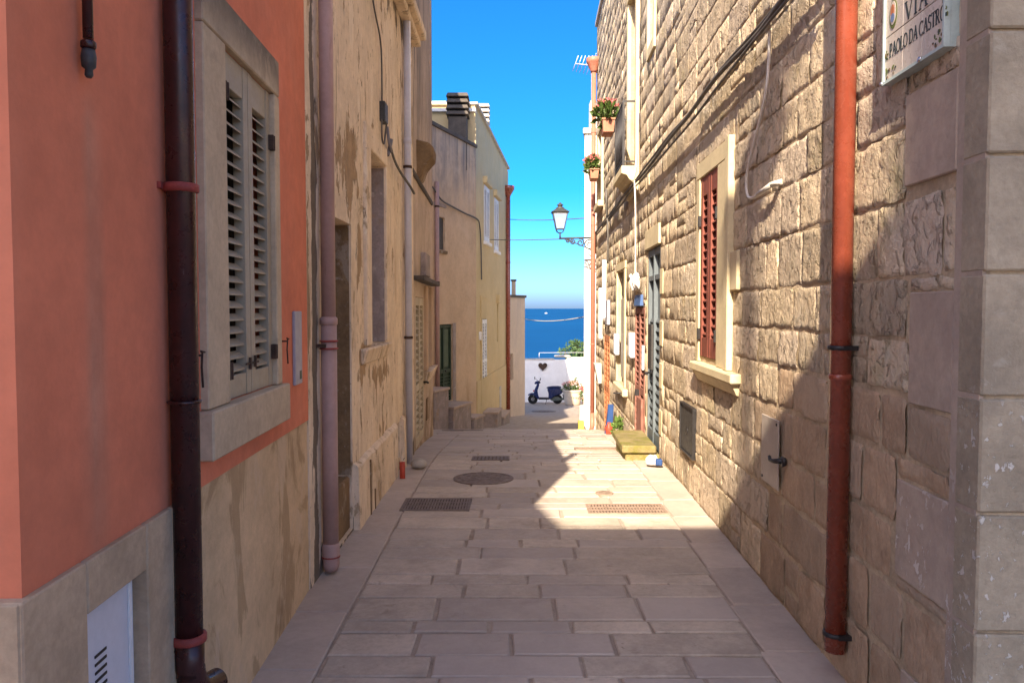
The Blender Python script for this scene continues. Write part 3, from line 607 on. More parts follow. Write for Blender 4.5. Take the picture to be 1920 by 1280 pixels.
wl_ = MB().fb(FY, .42, .52, .0, .07, .72, .95).build('door_bell', 'white_paint', bevel=.01); tag(wl_, 'small white bell box beside the yellow house door', 'bell box')
steps('door_steps', 'low cream stone steps at the door of the yellow house', FY, [(.95, 1.9, .035, .45, -2.2, -1.34), (2.0, 3.6, .035, .5, -2.5, -1.62)])
cpt = FY.P(6.6, .09, 0)
rp2 = thing('redbrown_downpipe', (cpt.x, cpt.y, -2.3), 'red-brown drainpipe with a funnel head at the yellow house corner', 'drainpipe', 'drainpipes')
MB().tube([(cpt.x, cpt.y, -2.3), (cpt.x, cpt.y, 5.6)], .075, 14).build('pipe', 'copper_pipe', rp2)
MB().lathe((cpt.x, cpt.y, 5.55), [(.08, 0), (.1, .05), (.2, .22), (.22, .24), (.22, .36), (.19, .37)], 14).build('funnel', 'copper_pipe', rp2)
for z in (-.2, 3.2): clamp(None, cpt, .075, z, rp2, 'clamp_red', .05)

# ------------------------------------------------------------------ low pale house, white wall and what stands by it
hg = thing('low_pale_house', FG.P(0, 0, -2.5), 'low pale plastered house beyond the yellow house corner', 'house')
facade(FG, 0, FG.L, -4, 2.0, [(.08, .42, -1.0, -.05, .12)], 4., res=None).build('wall', 'pale_plaster', hg, recalc=False)
MB().fb(FG, -.02, FG.L + .05, -4, .05, 2.0, 2.09).build('roof_edge', 'dark_cap_and_shade', hg, bevel=.01)
MB().wb(-.02, .14, 29.0, 29.3, 2.09, 2.62).build('chimney_stack', 'pale_plaster', hg); MB().wb(-.05, .17, 28.97, 29.33, 2.62, 2.68).build('chimney_cap', 'dark_cap_and_shade', hg)
MB().fb(FG, .1, .4, -.115, -.1, -.98, -.07).build('window_pane', 'old_grey_infill', hg)

ew = thing('white_wall', (2, 38.2, -3.1), 'whitewashed boundary wall closing the end of the street', 'wall')
MB().wb(-1.5, 2.72, 38.2, 38.5, -3.6, -.93).build('wall_left', 'whitewash', ew, bevel=.015)
MB().wb(2.722, 6.5, 38.18, 38.55, -3.6, -.83).build('wall_right', 'whitewash', ew, bevel=.015)
MB().wb(2.1, 2.9, 38.1, 38.6, -.828, -.72).build('cap_stone', 'roof_cap', ew, bevel=.04)
MB().wb(-1.5, 2.1, 38.16, 38.54, -.928, -.89).build('coping', 'roof_cap', ew, bevel=.01)
rl = thing('railing', (2, 39.5, -1), 'thin pale metal railing above the white wall', 'railing')
MB().tube([(1.35, 38.35, -.9), (1.35, 38.35, -.6)], .011, 6).build('post', 'white_metal', rl); MB().tube([(1.35, 38.35, -.6), (4.5, 38.35, -.58)], .009, 6).build('rail', 'white_metal', rl)
MB().tube([(4.5, 38.35, -.9), (4.5, 38.35, -.58)], .011, 6).build('post', 'white_metal', rl)
hv = []
for k in range(28):
    a = 2*math.pi*k/28; x = 16*math.sin(a)**3; z = 13*math.cos(a) - 5*math.cos(2*a) - 2*math.cos(3*a) - math.cos(4*a); hv.append((1.52 + x*.014, 38.17, -1.26 + z*.014))
tag(MB().prism(hv, (0, -.05, 0)).build('heart_ornament', 'rusty_iron', bevel=.012), 'rust-brown heart ornament hanging on the white end wall', 'ornament')

def leaves(b, c, rx, ry, rz, n, size, rng, shell=.35, up=.3, thr=None):
    for _ in range(n):
        while True:
            p = Vector((rng.uniform(-1, 1), rng.uniform(-1, 1), rng.uniform(-1, 1)))
            if p.length <= 1 and (p.length > shell or rng.random() < .3): break
        q = Vector((c[0] + p.x*rx, c[1] + p.y*ry, c[2] + p.z*rz))
        if thr is not None and nz(q.x*thr[0], q.y*thr[0], q.z*thr[0]) < thr[1]: continue
        d = (p + Vector((rng.uniform(-.8, .8), rng.uniform(-.8, .8), rng.uniform(-.4, .8) + up))).normalized(); w = d.orthogonal().normalized()
        w = (w + d.cross(w)*rng.uniform(-2, 2)).normalized(); s = size*rng.uniform(.6, 1.3)
        nrm = d.cross(w)*s*.18
        b.add([q, q + d*s*.5 + w*s*.28 + nrm, q + d*s, q + d*s*.5 - w*s*.28 + nrm], [(0, 1, 2, 3)])
rng = random.Random(5)
bu = thing('bush', (3.55, 39.6, -2.5), 'green bush rising behind the white wall', 'bush')
bb = MB(); tb = MB()
for k in range(26):
    a = rng.uniform(0, 6.28); ln = rng.uniform(.6, 1.25); el = rng.uniform(.15, 1.35)
    e = Vector((3.75 + math.cos(a)*math.cos(el)*ln*1.1, 39.7 + math.sin(a)*math.cos(el)*ln*.6, -1.15 + math.sin(el)*ln*.85))
    tb.tube([(3.7, 39.7, -2.2), (Vector((3.7, 39.7, -1.6)) + e)/2, e], [.04, .025, .008], 5)
    leaves(bb, e, .3, .3, .17, 46, .15, rng, .2, .2)
    leaves(bb, (Vector((3.7, 39.7, -1.3)) + e)/2, .28, .28, .2, 22, .14, rng, .2, .2)
tb.build('branches', 'bark', bu, recalc=False); bb.build('foliage', 'bush_leaf', bu, recalc=False)

# scooter: x is its length, front to the left
sc = thing('scooter', (1.66, 37.0, G(37)), 'dark blue scooter parked in front of the white end wall', 'scooter')
zg = G(37); sx = 1.62; sy = 37.0
def SP(x, y, z): return (sx + x, sy + y, zg + z)
for x, nm in ((-.62, 'wheel'), (.56, 'wheel')):
    w = MB().lathe(SP(x, 0, .235), [(.15, -.045), (.205, -.055), (.232, -.03), (.235, 0), (.232, .03), (.205, .055), (.15, .045)], 24, 'y').build('wheel', 'black_rubber', sc)
    MB().lathe(SP(x, 0, .235), [(.02, -.05), (.06, -.05), (.13, -.035), (.15, -.04), (.15, .04), (.13, .035), (.06, .05), (.02, .05)], 18, 'y').build('rim', 'chrome', w)
def sprism(pts, hw): return MB().prism([SP(x, -hw, z) for x, z in pts], (0, 2*hw, 0))
sprism([(-.86, .40), (-.84, .47), (-.70, .535), (-.56, .53), (-.50, .44), (-.56, .43), (-.66, .46), (-.78, .43)], .09).build('front_fender', 'blue_paint', sc, bevel=.025)
sprism([(-.60, .46), (-.52, .74), (-.40, .98), (-.33, 1.0), (-.31, .93), (-.40, .66), (-.36, .40), (-.27, .27), (-.36, .23), (-.47, .34)], .17).build('leg_shield', 'blue_paint', sc, bevel=.03)
sprism([(-.36, .23), (.16, .23), (.18, .30), (-.30, .31)], .17).build('floorboard', 'black_rubber', sc, bevel=.02)
sprism([(.12, .24), (.14, .50), (.06, .74), (.22, .79), (.62, .78), (.80, .72), (.83, .58), (.70, .47), (.5, .42), (.34, .34), (.28, .24)], .16).build('rear_body', 'blue_paint', sc, bevel=.045)
sprism([(.02, .765), (.06, .82), (.30, .86), (.60, .865), (.76, .83), (.74, .77), (.30, .79)], .145).build('seat', 'scooter_seat', sc, bevel=.03)
sprism([(.20, .22), (.26, .34), (.60, .36), (.70, .26), (.62, .17), (.30, .15)], .10).build('engine', 'engine_grey', sc, bevel=.03)
MB().tube([SP(.36, -.13, .2), SP(.6, -.15, .22), SP(.86, -.15, .27)], [.03, .06, .05], 10).build('exhaust', 'engine_grey', sc)
sprism([(-.56, .96), (-.50, 1.08), (-.34, 1.12), (-.24, 1.06), (-.26, 1.0), (-.42, .96)], .11).build('handlebar_cowl', 'blue_paint', sc, bevel=.03)
MB().tube([SP(-.30, -.34, 1.08), SP(-.36, -.1, 1.05), SP(-.36, .1, 1.05), SP(-.30, .34, 1.08)], .02, 8).build('handlebar', 'black_rubber', sc)
for q in (-1, 1):
    m_ = MB().tube([SP(-.33, q*.24, 1.07), SP(-.30 if q < 0 else -.5, q*.3, 1.2)], .009, 6).build('mirror_arm', 'iron', sc)
    MB().lathe(SP(-.27 if q < 0 else -.52, q*.3, 1.22), [(.0, -.02), (.06, -.015), (.07, .0), (.06, .015), (.0, .02)], 14, 'x').build('mirror', 'black_rubber', m_)
MB().tube([SP(-.62, -.07, .235), SP(-.56, -.07, .5), SP(-.48, -.05, .62)], .025, 8).build('fork', 'engine_grey', sc)
sprism([(.79, .58), (.80, .70), (.87, .69), (.87, .59)], .07).build('tail_light', 'tail_red', sc, bevel=.012)
sprism([(-.615, .60), (-.60, .67), (-.55, .68), (-.56, .60)], .05).build('indicator', 'tail_red', sc, bevel=.01)
MB().tube([SP(.05, -.12, .24), SP(-.02, -.2, .01)], .014, 6).build('kickstand', 'iron', sc)
sprism([(.80, .46), (.84, .30), (.96, .33), (.93, .47)], .08).build('mudguard', 'black_rubber', sc, bevel=.01)

def flower_clump(parent, c, rx, ry, rz, nl, nf, ls, rng, fm='blossom'):
    b = MB(); leaves(b, c, rx, ry, rz, nl, ls, rng, .1, .5); b.build('foliage', 'leaf', parent, recalc=False)
    f = MB()
    for _ in range(nf):
        a = rng.uniform(0, 6.28); r = math.sqrt(rng.random()); el = rng.uniform(.3, 1.5)
        q = (c[0] + math.cos(a)*r*rx*1.05, c[1] + math.sin(a)*r*ry*1.05, c[2] + rz*(.35 + .75*math.sqrt(max(0, 1 - r*r))))
        leaves(f, q, ls*.35, ls*.35, ls*.3, 7, ls*.5, rng, .1, .5)
    f.build('flowers', fm, parent, recalc=False)
rng = random.Random(8)
zp = G(36.5)
pt = thing('flower_planter', (2.88, 36.6, zp), 'big round cream planter of pink flowers next to the scooter', 'planter')
MB().lathe((2.88, 36.6, zp), [(.34, 0), (.36, .05), (.41, .25), (.45, .55), (.46, .62), (.49, .64), (.49, .71), (.45, .72), (.44, .66)], 28).build('pot', 'stone_pot', pt)
for k in range(26):
    a = 2*math.pi*k/26; MB().wb(2.95 + .437*math.cos(a) - .025, 2.95 + .437*math.cos(a) + .025, 36.6 + .437*math.sin(a) - .02, 36.6 + .437*math.sin(a) + .02, zp + .36, zp + .41).build('band_tile', 'pot_band', pt)
flower_clump(pt, (2.88, 36.6, zp + .78), .5, .42, .26, 420, 60, .12, rng, 'blossom_pale')
MB().tube([(3.0, 36.6, zp + .7), (3.02, 36.6, zp + 1.2)], .012, 5).build('stem', 'bark', pt)
lf = MB(); leaves(lf, (3.02, 36.6, zp + 1.12), .1, .1, .16, 40, .1, rng, .1, .5); lf.build('tall_leaves', 'leaf', pt, recalc=False)
pt2 = thing('small_flower_pot', (3.42, 35.6, G(35.6)), 'small terracotta pot of trailing pink flowers by the white corner', 'flower pot')
MB().lathe((3.42, 35.6, G(35.6)), [(.13, 0), (.19, .3), (.21, .3), (.21, .36), (.17, .36)], 18).build('pot', 'terracotta_pot', pt2)
flower_clump(pt2, (3.38, 35.55, G(35.6) + .55), .24, .24, .32, 170, 46, .11, rng, 'blossom')

# ------------------------------------------------------------------ white building on the right
FWc = Fr((1.655, 17.75), (6.0, 17.75), 1); FWl = Fr((1.655, 17.75), (4.15, 36.5), -1)
wh = thing('white_building', (1.66, 17.75, -1.2), 'narrow bright whitewashed building behind the end of the stone house', 'building')
wbm = MB(); p0 = [(1.655, 17.75), (6, 17.75), (8.5, 36.5), (4.15, 36.5)]
wbm.hexa([(x, y, z) for z in (-4, 5.55) for x, y in p0]).build('wall', 'whitewash', wh)
MB().hexa([(x, y, z) for z in (5.552, 5.68) for x, y in [(1.61, 17.7), (6, 17.7), (8.5, 36.5), (4.1, 36.5)]]).build('roof_edge', 'roof_cap', wh, bevel=.01)
MB().wb(1.80, 2.1, 17.95, 18.3, 5.68, 6.35).build('chimney_stack', 'whitewash', wh)
MB().wb(1.56, 1.80, 17.70, 17.745, G(17.7) - .1, G(17.7) + .55).build('base_patch', 'whitewash', wh)
an = thing('tv_antenna', (1.9, 18.6, 5.68), 'pale television antenna with fanned rods above the white building', 'antenna')
MB().tube([(1.9, 18.6, 5.68), (1.9, 18.6, 7.45)], .02, 8).build('mast', 'white_metal', an)
MB().tube([(1.48, 18.3, 7.30), (2.1, 18.75, 7.36)], .012, 6).build('boom', 'white_metal', an)
for i in range(8):
    t_ = i/7; x = 1.48 + .62*t_; yy = 18.3 + .45*t_; z = 7.3 + .06*t_; MB().tube([(x - .06, yy + .1, z - .15 - .05*t_), (x + .06, yy - .1, z + .15 + .08*t_)], .008, 5).build('rod', 'white_metal', an)
for i in range(4): MB().tube([(1.95, 18.6, 7.12 + i*.1), (2.1 - .05*i, 18.2, 7.2 + i*.1)], .008, 5).build('reflector', 'white_metal', an)

# ------------------------------------------------------------------ stone house on the right
F = FR_; TOP = 7.75; S1 = F.L + .03
st = thing('stone_house', F.P(0, 0, 0), 'long sandstone block house along the right side of the street', 'house')
OPEN = [(3.25, 3.86, 1.215, 2.64, .13), (4.01, 4.57, .345, .755, .08), (5.93, 6.89, .02, 2.29, .14), (7.05, 7.97, -.25, 1.62, .12), (9.2, 10.2, .42, 2.18, .12), (11.6, 12.62, -.85, 1.1, .12), (7.86, 8.66, 3.46, 5.85, .25), (6.45, 6.85, 4.65, 5.6, .2), (13.15, 13.95, 3.75, 5.2, .15)]
facade(F, -.1, S1, -2.2, TOP, OPEN, 5.5, res=None).build('wall', 'mortar', st, recalc=False)
BLOCK = [(2.85, 3.975, 1.03, 2.76), (4.0, 4.58, .335, .765), (5.90, 6.92, -.06, 2.52), (7.03, 8.0, -.3, 1.64), (9.03, 10.37, .28, 2.32), (11.58, 12.64, -.9, 1.12), (7.72, 8.80, 3.25, 6.05), (6.35, 6.95, 4.5, 5.75), (13.03, 14.07, 3.6, 5.32)]
TEETH = [(2.36, 2.03, .40), (1.66, 1.26, .35), (.98, .62, .42), (.30, -.1, .36), (3.05, 2.72, .36), (3.75, 3.4, .4)]
for z1, z0, s in TEETH: BLOCK.append((-.2, s, z0, z1))
BLOCK.append((-.2, .055, -1, 8)); pass
def cut(r, h):
    a, c, p, q = r; A, C, P_, Q = h
    if A >= c or C <= a or P_ >= q or Q <= p: return [r]
    out = []
    if a < A: out.append((a, A, p, q))
    if c > C: out.append((C, c, p, q))
    a2, c2 = max(a, A), min(c, C)
    if p < P_: out.append((a2, c2, p, P_))
    if q > Q: out.append((a2, c2, Q, q))
    return out
rs = random.Random(21)
zc = [-1.9]
while zc[-1] < -.02: zc.append(zc[-1] + rs.uniform(.22, .30))
zc[-1] = 0.0
for z in (.30, .57, .80, 1.06, 1.285, 1.49, 1.71, 1.99, 2.25, 2.46, 2.69, 2.95): zc.append(z)
while zc[-1] < TOP - .2: zc.append(zc[-1] + rs.uniform(.21, .28))
zc[-1] = TOP
stones = []
for z0, z1 in zip(zc, zc[1:]):
    s = .055 - rs.uniform(0, .2)
    while s < S1:
        w = rs.uniform(.2, .46) if rs.random() < .72 else rs.uniform(.42, .74)
        if s < 1.2 and z0 < 1.3: w *= 1.15
        if S1 - (s + w) < .15: w = S1 - s
        dzc = rs.uniform(-.012, .012); zs = z0 + (z1 - z0)*rs.uniform(.35, .62)
        rects = [(max(s, .055), s + w, z0, z1)] if rs.random() > .13 or w > .5 else [(max(s, .055), s + w, z0, zs), (max(s, .055), s + w, zs, z1)]
        s += w
        for h in BLOCK:
            rects = [q for r in rects for q in cut(r, h)]
        for r in rects:
            if r[1] - r[0] > .05 and r[3] - r[2] > .045:
                y = 2.4 + (r[0] + r[1])/2; zm = (r[2] + r[3])/2
                if zm < G(y) - .2: continue
                vis = (zm - 1.6)/y < .46 and (zm - 1.6)/y > -.55 and zm < TOP
                stones.append((vis, (r[1] - r[0])*(r[3] - r[2])/y**3, r))
stones.sort(key=lambda q: (-q[0], -q[1]))
def stone_mesh(b, r, fine):
    a, c, p, q = r; w, h = c - a, q - p; j = min(.010 if a < 2.2 and p < 1.3 else .004, w*.06, h*.06)
    a += j; c -= j; p += j; q -= j; w, h = c - a, q - p
    nx_ = max(3, int(w/fine)); nz_ = max(3, int(h/fine)); ph = rs.uniform(0, 99)
    base = rs.uniform(.003, .010); tx, tz = rs.uniform(-.003, .003), rs.uniform(-.0025, .0025)
    smoothy = p < 1.25 and a < 2.6
    rough = .0035 if smoothy else .0048; edge = min(.012 if smoothy else .006, w*.2, h*.2); cr = min(.03 if smoothy else .016, w*.25, h*.25)
    us = [0, .0]; U = [0] + [edge*.9/w + (1 - 1.8*edge/w)*i/(nx_ - 2) for i in range(nx_ - 1)] + [1]; W = [0] + [edge*.9/h + (1 - 1.8*edge/h)*i/(nz_ - 2) for i in range(nz_ - 1)] + [1]
    vs = []
    for jz, v in enumerate(W):
        for ix, u in enumerate(U):
            x = a + u*w; z = p + v*h
            dx, dz = min(u, 1 - u)*w, min(v, 1 - v)*h
            bord = ix in (0, len(U) - 1) or jz in (0, len(W) - 1)
            if dx < cr and dz < cr:      # round the corners
                k = cr - math.hypot(cr - dx, cr - dz)
                if k < 0:
                    f_ = cr/math.hypot(cr - dx, cr - dz)
                    x = (a + cr if u < .5 else c - cr) + (x - (a + cr if u < .5 else c - cr))*f_; z = (p + cr if v < .5 else q - cr) + (z - (p + cr if v < .5 else q - cr))*f_
            wob = .010 if not smoothy else .006
            x += wob*nz(x*9 + ph, z*9, 1); z += wob*nz(x*9, z*9 + ph, 7)
            n_ = max(.002, base + tx*(u - .5)*2 + tz*(v - .5)*2 + rough*(nz(x*8 + ph, z*8, 3) + .9*nz(x*20, z*26 + ph, 5) - (1.2*smooth(.15, .5, nz(x*34, z*30, ph)) if not smoothy else .3*nz(x*40, z*40, 2))))
            fill = smooth(-.42, .12, nz(x*5 + 40, z*5, 3.) + .6*nz(x*19, z*19, 8.) - (.22 if jz == 0 or jz == len(W) - 1 else 0))        # joints flushed up with mortar in places
            if bord: n_ = -.005 + fill*.9*(n_ + .005)
            elif ix in (1, len(U) - 2) or jz in (1, len(W) - 2): n_ *= .7 + .25*fill
            vs.append(F.P(x, n_, z))
    m_ = len(U)
    b.add(vs, [(k*m_ + i, k*m_ + i + 1, (k + 1)*m_ + i + 1, (k + 1)*m_ + i) for k in range(len(W) - 1) for i in range(m_ - 1)], True)
    return b
for vis, ar, r in stones[:300]:
    near = r[0] < 4.5
    stone_mesh(MB(), r, .02 if near else .045).build('stone_block', 'shaded_base_sandstone' if (r[3] < 1.32 and r[0] < 1.75) else 'sandstone', st, recalc=False)
far = MB(); rv = []
for vis, ar, r in stones[300:]:
    k0 = len(far.v); stone_mesh(far, r, .06 if vis else .12); x = rs.random(); rv += [x]*(len(far.v) - k0)
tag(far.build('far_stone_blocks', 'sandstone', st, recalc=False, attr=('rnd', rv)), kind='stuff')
MB().fb(F, -.15, S1 + .02, -5.5, .05, TOP + .002, TOP + .1).build('roof_edge', 'roof_cap', st, bevel=.012)
# smooth toothed render at the corner and the ashlar quoin face turned to the camera
MB().fb(F, -.1, .054, -.01, .012, -.3, 7.7).build('corner_render', 'quoin_render', st)
for z1, z0, s in TEETH: MB().fb(F, .0545, s - .004, -.01, .016 if z0 > 1.7 else .011, z0 + .004, z1 - .004).build('quoin_tooth', 'quoin_render', st, bevel=.004)
cx, cy = F.P(-.1, .012, 0).x, F.P(-.1, .012, 0).y
zq = -.05; k = 0
FQ = Fr((cx - .002, cy - .004), (cx + 5.2, cy - .09), 1)
while zq < 7.6:
    h = (.37, .345, .36, .35)[k % 4] if k else .33
    x = 0.; first = True
    while x < 5.0:
        w = (1.1 if k % 2 else .7) if first else rs.uniform(.6, 1.0); first = False
        MB().fb(FQ, x + (.0 if x == 0 else .004), min(x + w, 5.1) - .004, -.12, .012 + rs.uniform(-.002, .002), zq + .005, zq + h - .005).build('quoin_block', 'quoin_stone', st, bevel=.006); x += w
    zq += h; k += 1
    
# openings of the stone house
rw = window(st, F, 3.255, 3.855, 1.22, 2.635, .012, 'red_shutter', 2, .0625, .062, .15, .15, depth=.11, tilt=40, t=.04)
MB().fb(F, 2.945, 3.248, -.02, .022, 1.175, 2.635).build('jamb', 'trim_stone', rw, bevel=.004)
MB().fb(F, 2.84, 2.942, -.02, .045, 1.175, 2.765).build('outer_jamb', 'trim_stone', rw, bevel=.005)
MB().fb(F, 3.865, 3.98, -.02, .022, 1.175, 2.635).build('jamb', 'trim_stone', rw, bevel=.004)
MB().fb(F, 2.945, 3.98, -.02, .023, 2.638, 2.765).build('lintel', 'trim_stone', rw, bevel=.004)
MB().fb(F, 2.60, 3.95, -.02, .075, 1.105, 1.172).build('sill', 'trim_stone', rw, bevel=.01)
MB().prism([F.P(2.65, a, z) for a, z in ((-.01, 1.02), (.02, 1.025), (.035, 1.06), (.06, 1.102), (-.01, 1.102))], F.P(3.9, 0, 0) - F.P(2.65, 0, 0)).build('sill_moulding', 'trim_stone', rw, bevel=.004)
for s in (3.262, 3.848):
    for z in (1.40, 2.30): MB().fb(F, s - .010, s + .010, .008, .035, z - .05, z + .04).build('hinge', 'iron', rw, bevel=.003)
for q in ((2.52, 2.835, 1.72, 1.98), ):
    MB().fb(F, q[0] + .13, q[1], -.01, .03, q[2], q[3]).build('tooth_stone', 'trim_stone', rw, bevel=.006)
ht = MB().fb(F, 4.015, 4.565, -.07, .022, .35, .75).build('service_hatch', 'dark_panel', st, bevel=.004)
MB().fb(F, 4.0, 4.02, -.02, .034, .335, .765).fb(F, 4.56, 4.58, -.02, .034, .335, .765).fb(F, 4.02, 4.56, -.02, .034, .748, .765).fb(F, 4.02, 4.56, -.02, .034, .335, .352).build('frame', 'iron', ht)
MB().lathe(F.P(4.29, .024, .54), [(.0, -.002), (.03, -.002), (.03, .004), (.0, .004)], 14, 'x').build('lock_disc', 'iron', ht)
# grey metal door
gd2 = MB().fb(F, 5.94, 6.88, -.13, -.05, .03, 2.28).build('grey_door', 'door_grey', st)
MB().fb(F, 5.94, 6.0, -.05, -.005, .03, 2.28).fb(F, 6.38, 6.44, -.05, .0, .03, 2.28).fb(F, 6.82, 6.88, -.05, -.005, .03, 2.28).fb(F, 6.0, 6.38, -.05, -.008, 2.2, 2.28).fb(F, 6.44, 6.82, -.05, -.008, 2.2, 2.28).fb(F, 6.0, 6.38, -.05, -.008, 1.92, 1.98).fb(F, 6.44, 6.82, -.05, -.008, 1.92, 1.98).fb(F, 6.0, 6.38, -.05, -.008, .03, .2).fb(F, 6.44, 6.82, -.05, -.008, .03, .2).build('frame', 'door_grey', gd2, bevel=.004)
for a in (6.005, 6.445):
    for i in range(13):
        MB().hexa([F.P(s, nn, .24 + i*.1 + zz) for s, nn, zz in ((a, -.05, 0), (a + .37, -.05, 0), (a + .37, -.02, 0), (a, -.02, 0), (a, -.05, .05), (a + .37, -.05, .05), (a + .37, -.046, .05), (a, -.046, .05))]).build('slat', 'door_grey', gd2)
MB().fb(F, 6.36, 6.62, .002, .03, .9, 1.42).build('lock_plate', 'dark_panel', gd2, bevel=.004)
MB().tube([F.P(6.5, .03, .86), F.P(6.5, .07, .86), F.P(6.4, .07, .85)], .012, 6).build('door_handle', 'iron', gd2)
MB().fb(F, 5.905, 6.915, -.02, .03, 2.295, 2.515).build('lintel', 'trim_stone', gd2, bevel=.005)
MB().fb(F, 5.90, 6.92, -.10, .10, -.12, .02).build('threshold', 'mossy_stone', gd2, bevel=.012)
for z in (.25, .75, 1.2, 1.75): MB().fb(F, 5.70, 5.89, -.01, .013, z, z + .27).build('tooth_stone', 'trim_stone', gd2, bevel=.006)
# brown louvred door, grey boarded window, orange louvred door
bd = window(st, F, 7.06, 7.96, -.24, 1.61, .01, 'brown_shutter', 2, .07, .06, .08, .12, depth=.1, name='brown_door', mid=.55, t=.045)
MB().fb(F, 7.06, 7.5, .012, .045, -.1, .48).build('lower_gate', 'brown_shutter', bd, bevel=.006)
MB().fb(F, 7.5, 7.56, .012, .06, .48, .56).build('latch', 'iron', bd)
bs = MB().hexa([F.P(s, nn, z) for z, o in ((1.63, .05), (1.77, .035)) for s, nn in ((7.2, .0), (7.8, .0), (7.8, o), (7.2, o))]).build('blind_box', 'blue_shade', bevel=.006); tag(bs, 'small blue blind box over the brown louvred door', 'blind')
kn = MB()
rng = random.Random(3)
for i in range(9):
    s = 7.2 + .085*i; kn.lathe(F.P(s, .07, 1.86 + .02*(i % 3)), [(.01, -.02), (.026, .03), (.03, .06), (.016, .1), (.026, .13), (.0, .16)], 8)
kn.v = [p + Vector((.02*nz(p.x*14, p.y*14, p.z*14), .03*nz(p.x*14, p.y*14, p.z*14 + 5), .02*nz(p.x*9, p.y*9, 2))) for p in kn.v]
tag(kn.build('knotted_cloth', 'white_cloth'), 'bunched white cloth tied on the wall above the blue blind box', 'cloth')
bw = MB().fb(F, 9.21, 10.19, -.11, -.06, .43, 2.17).build('boarded_window', 'weathered_board', st)
MB().fb(F, 9.35, 10.05, -.06, -.03, .5, 1.75).build('board', 'weathered_board', bw, bevel=.006)
MB().fb(F, 9.35, 10.05, -.06, -.04, 1.8, 2.1).build('small_pane', 'dark_panel', bw)
MB().fb(F, 9.05, 9.195, -.02, .025, .42, 2.19).build('jamb', 'trim_stone', bw, bevel=.005)
MB().fb(F, 10.205, 10.35, -.02, .025, .42, 2.19).build('jamb', 'trim_stone', bw, bevel=.005)
MB().fb(F, 9.05, 10.35, -.02, .026, 2.195, 2.31).build('lintel', 'trim_stone', bw, bevel=.005)
MB().fb(F, 8.8, 10.2, -.02, .08, .31, .415).build('sill', 'trim_stone', bw, bevel=.015)
MB().tube([F.P(8.9, .0, .36), F.P(8.9, .2, .36)], .012, 6).build('spike', 'iron', bw)
window(st, F, 11.62, 12.6, -.84, 1.09, .01, 'orange_shutter', 2, .085, .07, .1, .14, depth=.1, name='orange_door', mid=.1, t=.05)
# balcony door, small niche, planter window
bdoor = MB().fb(F, 7.87, 8.65, -.24, -.2, 3.47, 5.84).build('balcony_door', 'dark_panel', st)
MB().fb(F, 7.73, 7.855, -.02, .05, 3.3, 5.86).build('jamb', 'trim_stone', bdoor, bevel=.005); MB().fb(F, 8.665, 8.79, -.02, .05, 3.3, 5.86).build('jamb', 'trim_stone', bdoor, bevel=.005)
MB().fb(F, 7.73, 8.79, -.02, .06, 5.865, 6.04).build('lintel', 'trim_stone', bdoor, bevel=.005)
MB().fb(F, 7.87, 8.26, -.2, -.17, 3.5, 5.82).build('door_leaf', 'weathered_board', bdoor, bevel=.006)
nw = MB().fb(F, 6.46, 6.84, -.19, -.16, 4.66, 5.59).build('niche_window', 'dark_panel', st)
for q in ((6.36, 6.445, 4.52, 5.74), (6.855, 6.94, 4.52, 5.74)): MB().fb(F, q[0], q[1], -.02, .03, q[2], q[3]).build('jamb', 'trim_stone', nw, bevel=.005)
MB().fb(F, 6.447, 6.853, -.02, .03, 4.52, 4.645).build('sill', 'trim_stone', nw, bevel=.005)
pw = MB().fb(F, 13.16, 13.94, -.14, -.1, 3.76, 5.19).build('planter_window', 'weathered_board', st)
for q in ((13.04, 13.145, 3.75, 5.2), (13.955, 14.06, 3.75, 5.2)): MB().fb(F, q[0], q[1], -.02, .05, q[2], q[3]).build('jamb', 'trim_stone', pw, bevel=.005)
MB().fb(F, 13.04, 14.06, -.02, .052, 5.205, 5.31).build('lintel', 'trim_stone', pw, bevel=.005)
MB().fb(F, 12.98, 14.12, -.02, .12, 3.62, 3.74).build('sill', 'trim_stone', pw, bevel=.01)
# balcony
bal = thing('juliet_balcony', F.P(8.26, .1, 3.2), 'shallow stone balcony with dark iron railing on the sandstone wall', 'balcony')
MB().prism([F.P(7.72, a, z) for a, z in ((-.01, 3.12), (.03, 3.14), (.06, 3.22), (.13, 3.28), (.16, 3.33), (.23, 3.35), (.23, 3.45), (-.01, 3.45))], F.P(8.8, 0, 0) - F.P(7.72, 0, 0)).build('slab', 'trim_stone', bal, bevel=.006)
MB().fb(F, 7.76, 8.76, .195, .21, 4.27, 4.30).fb(F, 7.76, 8.76, .195, .21, 3.5, 3.52).build('rail', 'iron', bal)
for s in (7.765, 8.745):
    MB().fb(F, s - .008, s + .008, 0, .2, 4.272, 4.295).fb(F, s - .008, s + .008, 0, .2, 3.5, 3.52).build('side_rail', 'iron', bal); MB().fb(F, s - .01, s + .01, .19, .215, 3.45, 4.31).build('post', 'iron', bal)
b0 = None
for i in range(11):
    s = 7.80 + .09*i
    if b0 is None: b0 = MB().tube([F.P(s, .203, 3.45), F.P(s, .203, 4.28)], .007, 6).build('baluster', 'iron', bal)
    else: q = copy_at(b0, F.P(.09*i, 0, 0) - F.P(0, 0, 0)); q.parent = bal
for i in range(10):
    s = 7.84 + .09*i
    for z in (4.2, 3.58): MB().tube([F.P(s + .03*math.cos(t), .203, z + .03*math.sin(t)) for t in [k*math.pi/4 for k in range(9)]], .005, 5).build('scroll', 'iron', bal)
MB().fb(F, 7.80, 8.72, .18, .188, 3.52, 4.2).build('mat_screen', 'white_metal', bal)
